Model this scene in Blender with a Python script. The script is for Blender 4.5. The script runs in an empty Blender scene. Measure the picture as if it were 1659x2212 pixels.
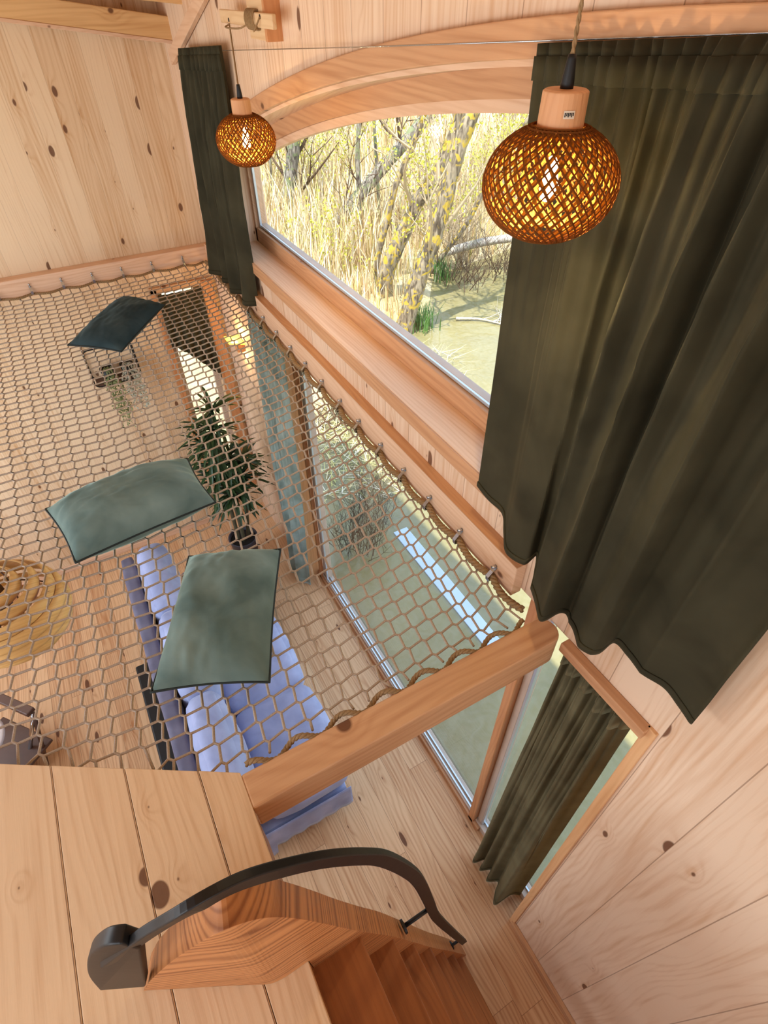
import bpy, math, random
from math import sin, cos, pi
from mathutils import Vector, Matrix, noise as mnoise
random.seed(7)
S = bpy.context.scene
COL = S.collection
# ------------------------------------------------------------------ camera
CAMP = Vector((0, 0, 3.3))
FPX = 1195.25
YAW, PIT, ROL = -0.504877, 0.805878, -0.0089587
MR = (Matrix.Rotation(YAW, 3, 'Z') @ Matrix.Rotation(PIT, 3, 'X') @ Matrix.Rotation(ROL, 3, 'Z'))
cd = bpy.data.cameras.new('camera')
cam = bpy.data.objects.new('camera', cd); COL.objects.link(cam)
cam.matrix_world = Matrix.Translation(CAMP) @ MR.to_4x4()
cd.sensor_fit = 'VERTICAL'; cd.sensor_height = 24.0; cd.lens = 24.0 * FPX / 2212.0
cd.clip_start = 0.02; cd.clip_end = 300
S.camera = cam
def ray(x, y): return MR @ Vector((x - 829.5, -(y - 1106), -FPX))
def at(x, y, ax, v):
    "the point on the axis plane (0=x,1=y,2=z) = v that the photo shows at pixel x, y"
    r = ray(x, y); return CAMP + r * ((v - CAMP[ax]) / r[ax])
# ------------------------------------------------------------------ light
S.view_settings.view_transform = 'Standard'; S.view_settings.look = 'None'
S.view_settings.gamma = 1; S.view_settings.use_curve_mapping = False
S.view_settings.exposure = 0.0
W = bpy.data.worlds.new('world'); S.world = W; W.use_nodes = True
wn = W.node_tree.nodes; wl = W.node_tree.links
bg = wn['Background']; bg.inputs[1].default_value = 2.5
tc = wn.new('ShaderNodeTexCoord'); sx = wn.new('ShaderNodeSeparateXYZ'); cr = wn.new('ShaderNodeValToRGB')
wl.new(tc.outputs['Generated'], sx.inputs[0]); wl.new(sx.outputs[2], cr.inputs[0]); wl.new(cr.outputs[0], bg.inputs[0])
cr.color_ramp.elements[0].position = 0.0; cr.color_ramp.elements[0].color = (1.0, .98, .95, 1)
cr.color_ramp.elements[1].position = 0.40; cr.color_ramp.elements[1].color = (.55, .74, 1.0, 1)
sd = bpy.data.lights.new('sun', 'SUN'); sd.energy = 7.5; sd.angle = 0.01; sd.color = (1, .95, .84)
sun = bpy.data.objects.new('sun', sd); COL.objects.link(sun)
sun.rotation_euler = Vector((.30, .30, -1.25)).to_track_quat('-Z', 'Y').to_euler()
def area(name, loc, d, sx_, sy_, e, col):
    l = bpy.data.lights.new(name, 'AREA'); l.shape = 'RECTANGLE'; l.size = sx_; l.size_y = sy_; l.energy = e; l.color = col
    o = bpy.data.objects.new(name, l); COL.objects.link(o); o.location = loc
    o.rotation_euler = Vector(d).to_track_quat('-Z', 'Y').to_euler(); return o
# added fill lights, set at invented openings in the unseen left and back walls
area('fill_light_left', (-1.95, 2.0, 1.6), (1, 0, -.1), 2.6, 2.0, 60, (.80, .90, 1))
area('fill_light_back', (-.4, -1.95, 2.6), (0, 1, -.1), 1.8, 1.6, 9, (.84, .92, 1))
area('fill_light_loft', (-1.96, -.3, 2.9), (1, .12, -.12), 1.2, .9, 24, (.84, .92, 1))
# ------------------------------------------------------------------ materials
def lin(c):
    c = c / 255.0
    return c / 12.92 if c <= .04045 else ((c + .055) / 1.055) ** 2.4
def rgb(r, g, b): return (lin(r), lin(g), lin(b), 1)
class NT:
    def __init__(s, name):
        s.m = bpy.data.materials.new(name); s.m.use_nodes = True
        s.n = s.m.node_tree.nodes; s.l = s.m.node_tree.links; s.b = s.n['Principled BSDF']
        s.out = s.n['Material Output']
    def put(s, sock, v):
        if isinstance(v, (int, float)): sock.default_value = v
        elif isinstance(v, (tuple, list)): sock.default_value = v
        else: s.l.new(v, sock)
    def math(s, op, a, b=0.0, c=0.0):
        n = s.n.new('ShaderNodeMath'); n.operation = op
        s.put(n.inputs[0], a); s.put(n.inputs[1], b); s.put(n.inputs[2], c); return n.outputs[0]
    def xyz(s, a, b, c):
        n = s.n.new('ShaderNodeCombineXYZ'); s.put(n.inputs[0], a); s.put(n.inputs[1], b); s.put(n.inputs[2], c); return n.outputs[0]
    def mix(s, f, a, b, mode='MIX'):
        n = s.n.new('ShaderNodeMixRGB'); n.blend_type = mode
        s.put(n.inputs[0], f); s.put(n.inputs[1], a); s.put(n.inputs[2], b); return n.outputs[0]
    def noise(s, vec, scale=5.0, det=2.0, dist=0.0, out=0):
        n = s.n.new('ShaderNodeTexNoise'); s.put(n.inputs['Vector'], vec); n.inputs['Scale'].default_value = scale
        n.inputs['Detail'].default_value = det; n.inputs['Distortion'].default_value = dist; return n.outputs[out]
    def ramp(s, f, stops):
        n = s.n.new('ShaderNodeValToRGB'); s.put(n.inputs[0], f); e = n.color_ramp.elements
        while len(e) < len(stops): e.new(.5)
        for i, (p, c) in enumerate(stops): e[i].position = p; e[i].color = c
        return n.outputs[0]
    def coords(s):
        t = s.n.new('ShaderNodeTexCoord'); p = s.n.new('ShaderNodeSeparateXYZ'); s.l.new(t.outputs['Object'], p.inputs[0])
        return [p.outputs[0], p.outputs[1], p.outputs[2]], t.outputs['Object']
    def bump(s, h, strength=.2, dist=.002):
        n = s.n.new('ShaderNodeBump'); n.inputs['Strength'].default_value = strength; n.inputs['Distance'].default_value = dist
        s.put(n.inputs['Height'], h); s.l.new(n.outputs[0], s.b.inputs['Normal'])
def wood(name, light, dark, grain=2, across=1, width=.157, off=.018, seam=.0012, knots=1.0, joint=0.0, rough=.55, var=.35, seamd=.55, kx=.16, ky=.34, fig=1.0):
    t = NT(name); c, vec = t.coords()
    u, v = c[grain], c[across]; w = c[3 - grain - across]
    if width:
        p = t.math('DIVIDE', t.math('SUBTRACT', v, off), width); idn = t.math('FLOOR', p); fr = t.math('SUBTRACT', p, idn)
        wnn = t.n.new('ShaderNodeTexWhiteNoise'); wnn.noise_dimensions = '1D'; t.put(wnn.inputs['W'], idn); r1 = wnn.outputs['Value']
        edge = t.math('MULTIPLY', t.math('MINIMUM', fr, t.math('SUBTRACT', 1.0, fr)), width)
        u2 = t.math('ADD', u, t.math('MULTIPLY', r1, 7.3))
        sm = t.math('LESS_THAN', edge, seam)
        if joint:
            q = t.math('DIVIDE', u2, joint); qi = t.math('FLOOR', q); qf = t.math('SUBTRACT', q, qi)
            wq = t.n.new('ShaderNodeTexWhiteNoise'); wq.noise_dimensions = '2D'; t.put(wq.inputs['Vector'], t.xyz(idn, qi, 0.0)); r1 = wq.outputs['Value']
            eq = t.math('MULTIPLY', t.math('MINIMUM', qf, t.math('SUBTRACT', 1.0, qf)), joint)
            sm = t.math('MAXIMUM', sm, t.math('LESS_THAN', eq, seam)); u2 = t.math('ADD', u2, t.math('MULTIPLY', r1, 3.1))
    else: r1 = .45; u2 = u; sm = None
    vv = t.math('ADD', v, t.math('MULTIPLY', w, 1.0)); vv = t.math('ADD', vv, t.math('MULTIPLY', r1, 2.7))
    # knots
    vo = t.n.new('ShaderNodeTexVoronoi'); vo.voronoi_dimensions = '2D'; vo.inputs['Scale'].default_value = 1.0
    kv = t.xyz(t.math('DIVIDE', vv, kx), t.math('DIVIDE', u2, ky), 0.0); t.put(vo.inputs['Vector'], kv)
    dist = vo.outputs['Distance']; cs = t.n.new('ShaderNodeSeparateColor'); t.l.new(vo.outputs['Color'], cs.inputs[0])
    rad = t.math('MULTIPLY', t.math('POWER', cs.outputs[0], 2.5), .10 * knots)
    has = t.math('GREATER_THAN', cs.outputs[1], .42)
    rad = t.math('MULTIPLY', rad, has)
    kd = t.math('SUBTRACT', dist, rad)
    knot = t.math('SUBTRACT', 1.0, t.math('SMOOTH_MIN', t.math('MAXIMUM', t.math('MULTIPLY', kd, 45.0), 0.0), 1.0, .1))
    knot = t.math('MAXIMUM', t.math('MULTIPLY', knot, has), 0.0)
    halo = t.math('MULTIPLY', has, t.math('POWER', 2.718, t.math('MULTIPLY', t.math('MULTIPLY', dist, dist), -40.0)))
    # grain
    low = t.noise(t.xyz(t.math('MULTIPLY', vv, 5.0), t.math('MULTIPLY', u2, .8), 0.0), 1.0, 2.0)
    ph = t.math('ADD', t.math('MULTIPLY', vv, 330.0), t.math('MULTIPLY', low, 75.0))
    ph = t.math('ADD', ph, t.math('MULTIPLY', halo, 11.0))
    ring = t.math('MULTIPLY_ADD', t.math('SINE', ph), .5, .5); ring = t.math('POWER', ring, 2.2)
    streak = t.noise(t.xyz(t.math('MULTIPLY', vv, 60.0), t.math('MULTIPLY', u2, 2.0), w), 1.0, 3.0)
    fine = t.noise(t.xyz(t.math('MULTIPLY', vv, 500.0), t.math('MULTIPLY', u2, 14.0), w), 1.0, 2.0)
    st = t.math('MULTIPLY', t.math('MAXIMUM', t.math('SUBTRACT', streak, .45), 0.0), 1.6)
    f = t.math('ADD', t.math('MULTIPLY', ring, .22 * fig), st)
    f = t.math('ADD', f, t.math('MULTIPLY', t.math('SUBTRACT', fine, .5), .25))
    f = t.math('ADD', f, t.math('MULTIPLY', t.math('SUBTRACT', r1, .5), var) if width else 0.0)
    f = t.math('ADD', f, t.math('MULTIPLY', halo, .22))
    n = t.n.new('ShaderNodeClamp'); t.put(n.inputs[0], f); f = n.outputs[0]
    col = t.mix(f, light, dark)
    col = t.mix(t.math('MULTIPLY', knot, .88), col, (dark[0] * .22, dark[1] * .13, dark[2] * .10, 1))
    if sm is not None: col = t.mix(t.math('MULTIPLY', sm, seamd), col, (dark[0] * .3, dark[1] * .22, dark[2] * .18, 1))
    t.put(t.b.inputs['Base Color'], col); t.b.inputs['Roughness'].default_value = rough
    t.b.inputs['Specular IOR Level'].default_value = .3
    h = t.math('ADD', t.math('MULTIPLY', fine, .3), t.math('MULTIPLY', ring, .4))
    if sm is not None: h = t.math('SUBTRACT', h, t.math('MULTIPLY', sm, 2.5))
    t.bump(h, .25, .0015)
    return t.m
def plain(name, col, rough=.6, metal=0.0, nscale=0, namt=.15, sheen=0.0, emit=None, es=0, spec=.4):
    t = NT(name)
    c = col
    if nscale:
        _, vec = t.coords(); nz = t.noise(vec, nscale, 4.0)
        c = t.mix(nz, tuple(x * (1 - namt) for x in col[:3]) + (1,), tuple(min(1, x * (1 + namt)) for x in col[:3]) + (1,))
        t.bump(nz, .15, .002)
    t.put(t.b.inputs['Base Color'], c); t.b.inputs['Roughness'].default_value = rough; t.b.inputs['Metallic'].default_value = metal
    t.b.inputs['Specular IOR Level'].default_value = spec
    if sheen:
        t.b.inputs['Sheen Weight'].default_value = sheen; t.b.inputs['Sheen Roughness'].default_value = .35
        t.b.inputs['Sheen Tint'].default_value = tuple(min(1, x * 2.2 + .05) for x in col[:3]) + (1,)
    if emit: t.b.inputs['Emission Color'].default_value = emit; t.b.inputs['Emission Strength'].default_value = es
    return t.m
PL, PD = rgb(228, 200, 172), rgb(196, 148, 106)
M = {}
M['wall_r'] = wood('pine_wall_boards', PL, PD, 2, 1, .157, .018)
M['wall_f'] = wood('pine_far_wall_boards', rgb(226, 200, 166), rgb(190, 145, 98), 2, 0, .098, .02, kx=.14, ky=.28, seamd=.22, var=.6)
M['ceil'] = wood('pine_ceiling_boards', PL, PD, 0, 1, .12, 0)
M['floor'] = wood('oiled_pine_floor', rgb(222, 182, 140), rgb(176, 120, 76), 1, 0, .118, .03, joint=1.3, knots=1.3, rough=.5, var=.55, kx=.12, ky=.42, fig=1.5)
M['loft'] = wood('loft_spruce_boards', rgb(220, 188, 150), rgb(188, 144, 102), 1, 0, .1375, -.126, knots=1.45, seam=.0008, kx=.12, ky=.17, seamd=.8)
M['beamx'] = wood('spruce_beam', rgb(206, 162, 122), rgb(170, 118, 78), 0, 1, 0, knots=.8, rough=.42, kx=.3, ky=.3)
M['trim_y'] = wood('larch_trim_lengthwise', rgb(200, 152, 112), rgb(158, 104, 66), 1, 2, 0, knots=.6, rough=.4, kx=.3, ky=.5)
M['pale_y'] = wood('pale_spruce_ledge', rgb(226, 190, 158), rgb(196, 146, 106), 1, 2, 0, knots=.7, kx=.3, ky=.4)
M['pale_x'] = wood('pale_spruce_rail', rgb(226, 190, 160), rgb(196, 146, 110), 0, 2, 0, knots=.7, kx=.3, ky=.4)
M['trim_z'] = wood('larch_trim_upright', rgb(204, 146, 100), rgb(166, 100, 56), 2, 1, 0, knots=.6, rough=.4)
M['jamb_z'] = wood('pine_jamb', rgb(220, 172, 124), rgb(192, 134, 84), 2, 1, 0, knots=.5)
M['stair'] = wood('oiled_stair_wood', rgb(158, 98, 54), rgb(108, 60, 30), 1, 0, 0, knots=.9, rough=.4, kx=.3, ky=.4)
M['string'] = wood('stair_string_wood', rgb(190, 128, 78), rgb(116, 62, 30), 0, 2, 0, knots=.3, rough=.45, fig=2.6)
M['roofx'] = wood('roof_beam_wood', rgb(222, 180, 126), rgb(186, 130, 74), 0, 1, 0, knots=1.2, kx=.25, ky=.3)
M['block'] = wood('cleat_wood', rgb(222, 190, 148), rgb(196, 150, 104), 1, 2, 0, knots=0)
M['lampcap'] = wood('turned_beech_cap', rgb(214, 160, 116), rgb(190, 132, 88), 2, 0, 0, knots=0)
M['veneer'] = wood('lamp_veneer', rgb(226, 186, 122), rgb(188, 136, 74), 0, 1, 0, knots=0, rough=.4)
M['framew'] = plain('weathered_window_frame', rgb(196, 176, 160), .5, nscale=14)
M['alu'] = plain('pale_aluminium_strip', rgb(205, 215, 225), .3, .6)
M['steel'] = plain('galvanised_steel', rgb(190, 195, 200), .25, 1.0)
M['black'] = plain('black_steel', rgb(26, 25, 26), .45, .2, nscale=40, namt=.25)
M['blackp'] = plain('black_plastic', rgb(16, 16, 17), .5)
M['chrome'] = plain('chrome_tube', rgb(200, 205, 210), .12, 1.0)
M['brownp'] = plain('brown_leather', rgb(88, 62, 50), .4, nscale=30)
M['pot'] = plain('dark_grey_pot', rgb(62, 62, 74), .5, nscale=20)
M['soil'] = plain('dark_soil', rgb(32, 26, 22), .9, nscale=60)
M['palmleaf'] = plain('palm_leaf', rgb(44, 70, 38), .4, nscale=8, namt=.5)
M['trunkp'] = plain('palm_stem', rgb(92, 88, 66), .8, nscale=30, namt=.3)
M['vine'] = plain('trailing_leaf', rgb(128, 138, 92), .6, nscale=30, namt=.3)
M['vine2'] = plain('pale_trailing_leaf', rgb(176, 176, 158), .6, nscale=30, namt=.3)
M['label'] = plain('pale_sticker', rgb(214, 196, 176), .6)
M['white'] = plain('pale_table_top', rgb(214, 204, 200), .4)
M['bulb'] = plain('lamp_bulb', rgb(255, 220, 160), .3, emit=(1, .72, .36, 1), es=25)
M['glow'] = plain('lit_lamp_glass', rgb(255, 210, 60), .3, emit=(1, .62, .08, 1), es=2.6)
def velvet(name, a, b, sheen=.6):
    t = NT(name); c, vec = t.coords()
    n1 = t.noise(vec, 7.0, 4.0, .4); n2 = t.noise(vec, 160.0, 2.0)
    col = t.mix(t.ramp(n1, [(.35, (0, 0, 0, 1)), (.7, (1, 1, 1, 1))]), a, b)
    t.put(t.b.inputs['Base Color'], col); t.b.inputs['Roughness'].default_value = .85
    t.b.inputs['Specular IOR Level'].default_value = .15
    t.b.inputs['Sheen Weight'].default_value = sheen; t.b.inputs['Sheen Roughness'].default_value = .3
    t.b.inputs['Sheen Tint'].default_value = tuple(min(1, x * 3 + .04) for x in b[:3]) + (1,)
    t.bump(n2, .2, .001); return t.m
M['curtain'] = velvet('olive_velvet_curtain', rgb(48, 45, 31), rgb(64, 60, 43), .35)
M['curtainl'] = velvet('light_olive_curtain', rgb(84, 78, 56), rgb(106, 100, 74), .45)
M['curtaing'] = velvet('grey_green_curtain', rgb(104, 118, 108), rgb(142, 158, 150), .6)
M['cush'] = velvet('sage_velvet', rgb(80, 100, 96), rgb(118, 138, 132), .7)
M['cushd'] = velvet('deep_teal_velvet', rgb(36, 52, 56), rgb(60, 78, 82), .5)
M['piping'] = plain('dark_piping', rgb(26, 36, 34), .7)
M['sofa'] = velvet('lavender_grey_sofa_fabric', rgb(140, 150, 186), rgb(166, 176, 212), .3)
M['sofad'] = velvet('grey_sofa_shell_fabric', rgb(96, 94, 112), rgb(118, 116, 134), .3)
def ropem(name, a, b, s):
    t = NT(name); c, vec = t.coords(); n = t.noise(vec, s, 3.0)
    t.put(t.b.inputs['Base Color'], t.mix(n, a, b)); t.b.inputs['Roughness'].default_value = .9
    t.b.inputs['Specular IOR Level'].default_value = .15; t.bump(n, .5, .002); return t.m
M['net'] = ropem('braided_net_cord', rgb(134, 114, 96), rgb(196, 180, 162), 400)
M['rope'] = ropem('hemp_rope', rgb(116, 88, 60), rgb(168, 140, 102), 220)
def rattan(nm, c1, c2, f):
    t = NT(nm); d = t.n.new('ShaderNodeBsdfDiffuse'); tr = t.n.new('ShaderNodeBsdfTranslucent'); mx = t.n.new('ShaderNodeMixShader')
    d.inputs[0].default_value = c1; tr.inputs[0].default_value = c2
    mx.inputs[0].default_value = f; t.l.new(d.outputs[0], mx.inputs[1]); t.l.new(tr.outputs[0], mx.inputs[2]); t.l.new(mx.outputs[0], t.out.inputs[0]); return t.m
M['rattan'] = rattan('woven_bamboo_strips', (.16, .055, .014, 1), (.5, .16, .02, 1), .10)
M['rattani'] = rattan('woven_bamboo_lining', (.30, .14, .022, 1), (.5, .25, .05, 1), .35)
def glass():
    t = NT('window_glass'); g = t.n.new('ShaderNodeBsdfGlossy'); tr = t.n.new('ShaderNodeBsdfTransparent'); mx = t.n.new('ShaderNodeMixShader')
    lw = t.n.new('ShaderNodeLayerWeight'); lw.inputs[0].default_value = .5; fq = t.math('MULTIPLY_ADD', t.math('POWER', lw.outputs['Facing'], 4.0), .35, .015); g.inputs['Roughness'].default_value = .01; tr.inputs[0].default_value = (.97, .975, .97, 1)
    t.l.new(fq, mx.inputs[0]); t.l.new(tr.outputs[0], mx.inputs[1]); t.l.new(g.outputs[0], mx.inputs[2]); t.l.new(mx.outputs[0], t.out.inputs[0]); return t.m
M['glass'] = glass()
def water():
    t = NT('pond_water'); c, vec = t.coords()
    n1 = t.noise(vec, .9, 4.0, .8); n2 = t.noise(vec, 9.0, 4.0, 1.5)
    col = t.mix(n1, rgb(100, 92, 50), rgb(150, 138, 76)); col = t.mix(t.math('MULTIPLY', n2, .55), col, rgb(174, 168, 142))
    t.put(t.b.inputs['Base Color'], col); t.b.inputs['Roughness'].default_value = .09; t.b.inputs['IOR'].default_value = 1.33
    t.b.inputs['Specular IOR Level'].default_value = 1.0
    t.bump(t.noise(vec, 3.5, 3.0, .8), .5, .03); return t.m
M['water'] = water()
def ground():
    t = NT('dry_grass_ground'); c, vec = t.coords()
    n1 = t.noise(vec, 1.1, 4.0, .5); n2 = t.noise(vec, 30.0, 4.0)
    col = t.ramp(n1, [(.3, rgb(176, 152, 104)), (.5, rgb(220, 198, 150)), (.62, rgb(236, 222, 184)), (.75, rgb(200, 196, 120))])
    col = t.mix(t.math('MULTIPLY', n2, .5), col, rgb(96, 80, 52))
    t.put(t.b.inputs['Base Color'], col); t.b.inputs['Roughness'].default_value = .95; t.bump(n2, .8, .05); return t.m
M['ground'] = ground()
def bark(name, a, b, lich):
    t = NT(name); c, vec = t.coords()
    n1 = t.noise(t.xyz(t.math('MULTIPLY', c[0], 5.0), t.math('MULTIPLY', c[1], 5.0), t.math('MULTIPLY', c[2], 1.2)), 4.0, 5.0, 1.0)
    n2 = t.noise(vec, 9.0, 5.0, 1.0)
    col = t.mix(t.ramp(n1, [(.4, (0, 0, 0, 1)), (.6, (1, 1, 1, 1))]), a, b)
    col = t.mix(t.ramp(n2, [(.52, (0, 0, 0, 1)), (.6, (1, 1, 1, 1))]), col, lich)
    t.put(t.b.inputs['Base Color'], col); t.b.inputs['Roughness'].default_value = .95; t.bump(n1, .8, .02); return t.m
M['bark'] = bark('willow_bark', rgb(96, 84, 70), rgb(172, 158, 136), rgb(206, 176, 70))
M['barkg'] = bark('grey_bark', rgb(92, 84, 76), rgb(168, 160, 148), rgb(140, 150, 110))
M['barkw'] = bark('bleached_bark', rgb(170, 160, 150), rgb(214, 206, 196), rgb(196, 190, 170))
M['twig'] = plain('thin_twigs', rgb(188, 170, 142), .9)
M['twigd'] = plain('dark_twigs', rgb(96, 76, 60), .9)
M['leafy'] = plain('young_leaves', rgb(204, 204, 74), .7)
for i, c in enumerate(((242, 224, 184), (222, 196, 146), (250, 240, 218), (190, 160, 116), (214, 208, 130))): M['reed%d' % i] = plain('dry_reed_%s' % 'abcde'[i], rgb(*c), .9)
M['iris'] = plain('iris_blade', rgb(96, 140, 72), .6)
M['strip'] = plain('pale_blue_strip', rgb(196, 212, 236), .5, nscale=6)
M['render'] = plain('dark_outer_cladding', rgb(120, 112, 90), .8, nscale=5)
# ------------------------------------------------------------------ mesh helpers
class MB:
    def __init__(s): s.v = []; s.f = []; s.mi = []; s.cur = 0
    def add(s, vs, fs):
        b = len(s.v); s.v += [tuple(p) for p in vs]
        for f in fs: s.f.append([b + i for i in f]); s.mi.append(s.cur)
    def box(s, a, b):
        x0, y0, z0 = a; x1, y1, z1 = b
        s.add([(x0, y0, z0), (x1, y0, z0), (x1, y1, z0), (x0, y1, z0), (x0, y0, z1), (x1, y0, z1), (x1, y1, z1), (x0, y1, z1)],
              [(0, 3, 2, 1), (4, 5, 6, 7), (0, 1, 5, 4), (1, 2, 6, 5), (2, 3, 7, 6), (3, 0, 4, 7)])
    def sweep(s, pts, prof, side=None, scale=None, close=False, caps=True):
        "prof: list of (a,b) in the frame (side, up); side: fixed side vector or None"
        pts = [Vector(p) for p in pts]; n = len(pts); m = len(prof); vs = []
        up = None
        for i, p in enumerate(pts):
            if close: T = pts[(i + 1) % n] - pts[i - 1]
            else: T = pts[min(i + 1, n - 1)] - pts[max(i - 1, 0)]
            T.normalize()
            if side is not None: A = Vector(side); A = (A - T * A.dot(T)).normalized()
            else:
                if up is None:
                    up = Vector((0, 0, 1)) if abs(T.z) < .9 else Vector((1, 0, 0))
                A = T.cross(up).normalized(); 
                if A.length < 1e-6: A = Vector((1, 0, 0))
            B = A.cross(T).normalized()
            if side is None: up = B
            k = scale[i] if scale else 1.0
            for a, b in prof: vs.append(p + A * a * k + B * b * k)
        fs = []
        for i in range(n if close else n - 1):
            j = (i + 1) % n
            for q in range(m): fs.append((i * m + q, i * m + (q + 1) % m, j * m + (q + 1) % m, j * m + q))
        if caps and not close: fs.append(tuple(range(m))[::-1]); fs.append(tuple((n - 1) * m + q for q in range(m)))
        s.add(vs, fs)
    def tube(s, pts, r, seg=8, scale=None, close=False, caps=True):
        s.sweep(pts, [(r * cos(2 * pi * k / seg), r * sin(2 * pi * k / seg)) for k in range(seg)], None, scale, close, caps)
    def lathe(s, c, prof, seg=32, ang=2 * pi, a0=0.0):
        vs = []; m = len(prof); full = abs(ang - 2 * pi) < 1e-6; n = seg if full else seg + 1
        for k in range(n):
            a = a0 + ang * k / seg
            for r, z in prof: vs.append((c[0] + r * cos(a), c[1] + r * sin(a), c[2] + z))
        fs = []
        for k in range(seg):
            j = (k + 1) % n
            for q in range(m - 1): fs.append((k * m + q, j * m + q, j * m + q + 1, k * m + q + 1))
        s.add(vs, fs)
    def extrude(s, poly, d):
        "3-D polygon extruded along d"
        n = len(poly); P = [Vector(p) for p in poly]; D = Vector(d)
        s.add(P + [p + D for p in P], [tuple(range(n))[::-1], tuple(range(n, 2 * n))] + [(i, (i + 1) % n, n + (i + 1) % n, n + i) for i in range(n)])
    def grid(s, rows, closed=False):
        m = len(rows[0]); vs = [p for r in rows for p in r]; fs = []
        for i in range(len(rows) - 1):
            for j in range(m - 1 + (1 if closed else 0)):
                k = (j + 1) % m; fs.append((i * m + j, i * m + k, (i + 1) * m + k, (i + 1) * m + j))
        s.add(vs, fs)
    def build(s, name, mat, parent=None, smooth=False, bevel=0.0, solid=0.0, sub=0):
        me = bpy.data.meshes.new(name); me.from_pydata(s.v, [], s.f)
        mats = mat if isinstance(mat, (list, tuple)) else [mat]
        for m in mats: me.materials.append(m)
        if len(mats) > 1: me.polygons.foreach_set('material_index', s.mi)
        if smooth: me.polygons.foreach_set('use_smooth', [True] * len(me.polygons))
        me.update()
        o = bpy.data.objects.new(name, me); COL.objects.link(o)
        if parent is not None:
            o.parent = parent
            if parent.parent is None: o.matrix_parent_inverse = parent.matrix_basis.inverted()
        if solid: md = o.modifiers.new('solid', 'SOLIDIFY'); md.thickness = solid; md.offset = 0
        if sub: md = o.modifiers.new('sub', 'SUBSURF'); md.levels = sub; md.render_levels = sub
        if bevel: md = o.modifiers.new('bevel', 'BEVEL'); md.width = bevel; md.segments = 3; md.limit_method = 'ANGLE'; md.angle_limit = .7
        return o
def tag(o, label=None, cat=None, group=None, kind=None):
    if label: o['label'] = label
    if cat: o['category'] = cat
    if group: o['group'] = group
    if kind: o['kind'] = kind
    return o
def thing(name, loc, label, cat, group=None):
    o = bpy.data.objects.new(name, None); COL.objects.link(o); o.location = loc; o.empty_display_size = .05
    return tag(o, label, cat, group)
def dup(root, delta, label, group=None):
    r = root.copy(); COL.objects.link(r); r.location = root.location + Vector(delta); r['label'] = label
    if group: r['group'] = group
    for ch in list(root.children):
        c = ch.copy(); COL.objects.link(c); c.parent = r; c.matrix_parent_inverse = ch.matrix_parent_inverse
        for g in list(ch.children):
            d = g.copy(); COL.objects.link(d); d.parent = c; d.matrix_parent_inverse = g.matrix_parent_inverse
    return r
def struct(o, label, cat): return tag(o, label, cat, kind='structure')
def boxobj(name, a, b, mat, parent=None, bevel=0.0):
    m = MB(); m.box(a, b); return m.build(name, mat, parent, bevel=bevel)
def spline(P, n=8):
    "Catmull-Rom through points"
    P = [Vector(p) for p in P]; out = []
    for i in range(len(P) - 1):
        a, b, c, d = P[max(i - 1, 0)], P[i], P[i + 1], P[min(i + 2, len(P) - 1)]
        for k in range(n):
            t = k / n
            out.append(.5 * ((2 * b) + (c - a) * t + (2 * a - 5 * b + 4 * c - d) * t * t + (3 * b - a - 3 * c + d) * t ** 3))
    out.append(P[-1]); return out
def sheet(name, outer, holes, axis, pos, th, mat):
    "flat board with holes; outlines in the two remaining axes, thickness th from pos"
    cu = bpy.data.curves.new(name, 'CURVE'); cu.dimensions = '2D'; cu.fill_mode = 'BOTH'; cu.extrude = abs(th) / 2
    for loop in [outer] + holes:
        sp = cu.splines.new('POLY'); sp.points.add(len(loop) - 1); sp.use_cyclic_u = True
        for p, (a, b) in zip(sp.points, loop): p.co = (a, b, 0, 1)
    tmp = bpy.data.objects.new(name + '_t', cu); me = bpy.data.meshes.new_from_object(tmp)
    bpy.data.objects.remove(tmp); bpy.data.curves.remove(cu)
    for v in me.vertices:
        a, b, h = v.co; w = pos + th / 2 + h
        v.co = (w, a, b) if axis == 0 else ((a, w, b) if axis == 1 else (a, b, w))
    me.materials.clear(); me.materials.append(mat); me.name = name
    o = bpy.data.objects.new(name, me); COL.objects.link(o); return o
# ------------------------------------------------------------------ room shell
XW, XG, YF, ZN = .80, .93, 3.65, 2.08
def arch(y, off=0.0): return 3.285 - .064 * (y - .25) ** 2 + off
def zc(x, y): return 3.24 + .3 * (YF - max(y, 0.0)) - .3 * max(0.0, -y) * .6 + .2 * (.8 - x)
YR = .165
YS = [2.93 - (2.93 - YR) * k / 24 for k in range(25)]
outer = [(-2.0, -.1), (YF, -.1), (YF, 4.4), (-2.0, 5.2)]
hole_low = [(.205, -.05), (2.67, -.05), (2.67, 2.075), (.205, 2.075)]
hole_up = [(2.95, 2.31)] + [(y, arch(y, -.045)) for y in [2.95] + YS[1:]] + [(YR, 2.31)]
struct(sheet('wall_right', outer, [hole_low, hole_up], 0, XW, .17, M['wall_r']), 'pale upright pine boards around the two big windows', 'wall')
hole_far = [(.43, .28), (.70, .28), (.70, 1.92), (.43, 1.92)]
struct(sheet('wall_far', [(-2.0, -.1), (.8, -.1), (.805, 4.4), (-2.12, 4.8)], [hole_far], 1, YF, .14, M['wall_f']), 'knotty upright pine boards of the far wall behind the net', 'wall')
struct(sheet('wall_left', [(-2.0, -.1), (YF, -.1), (YF, 5.0), (-2.0, 5.2)], [[(.6, .9), (3.2, .9), (3.2, 3.0), (.6, 3.0)], [(-1.0, 2.4), (.4, 2.4), (.4, 3.3), (-1.0, 3.3)]], 0, -2.0, -.12, M['wall_r']), 'pine boards of the left wall', 'wall')  # openings invented to let extra light into the room
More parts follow.
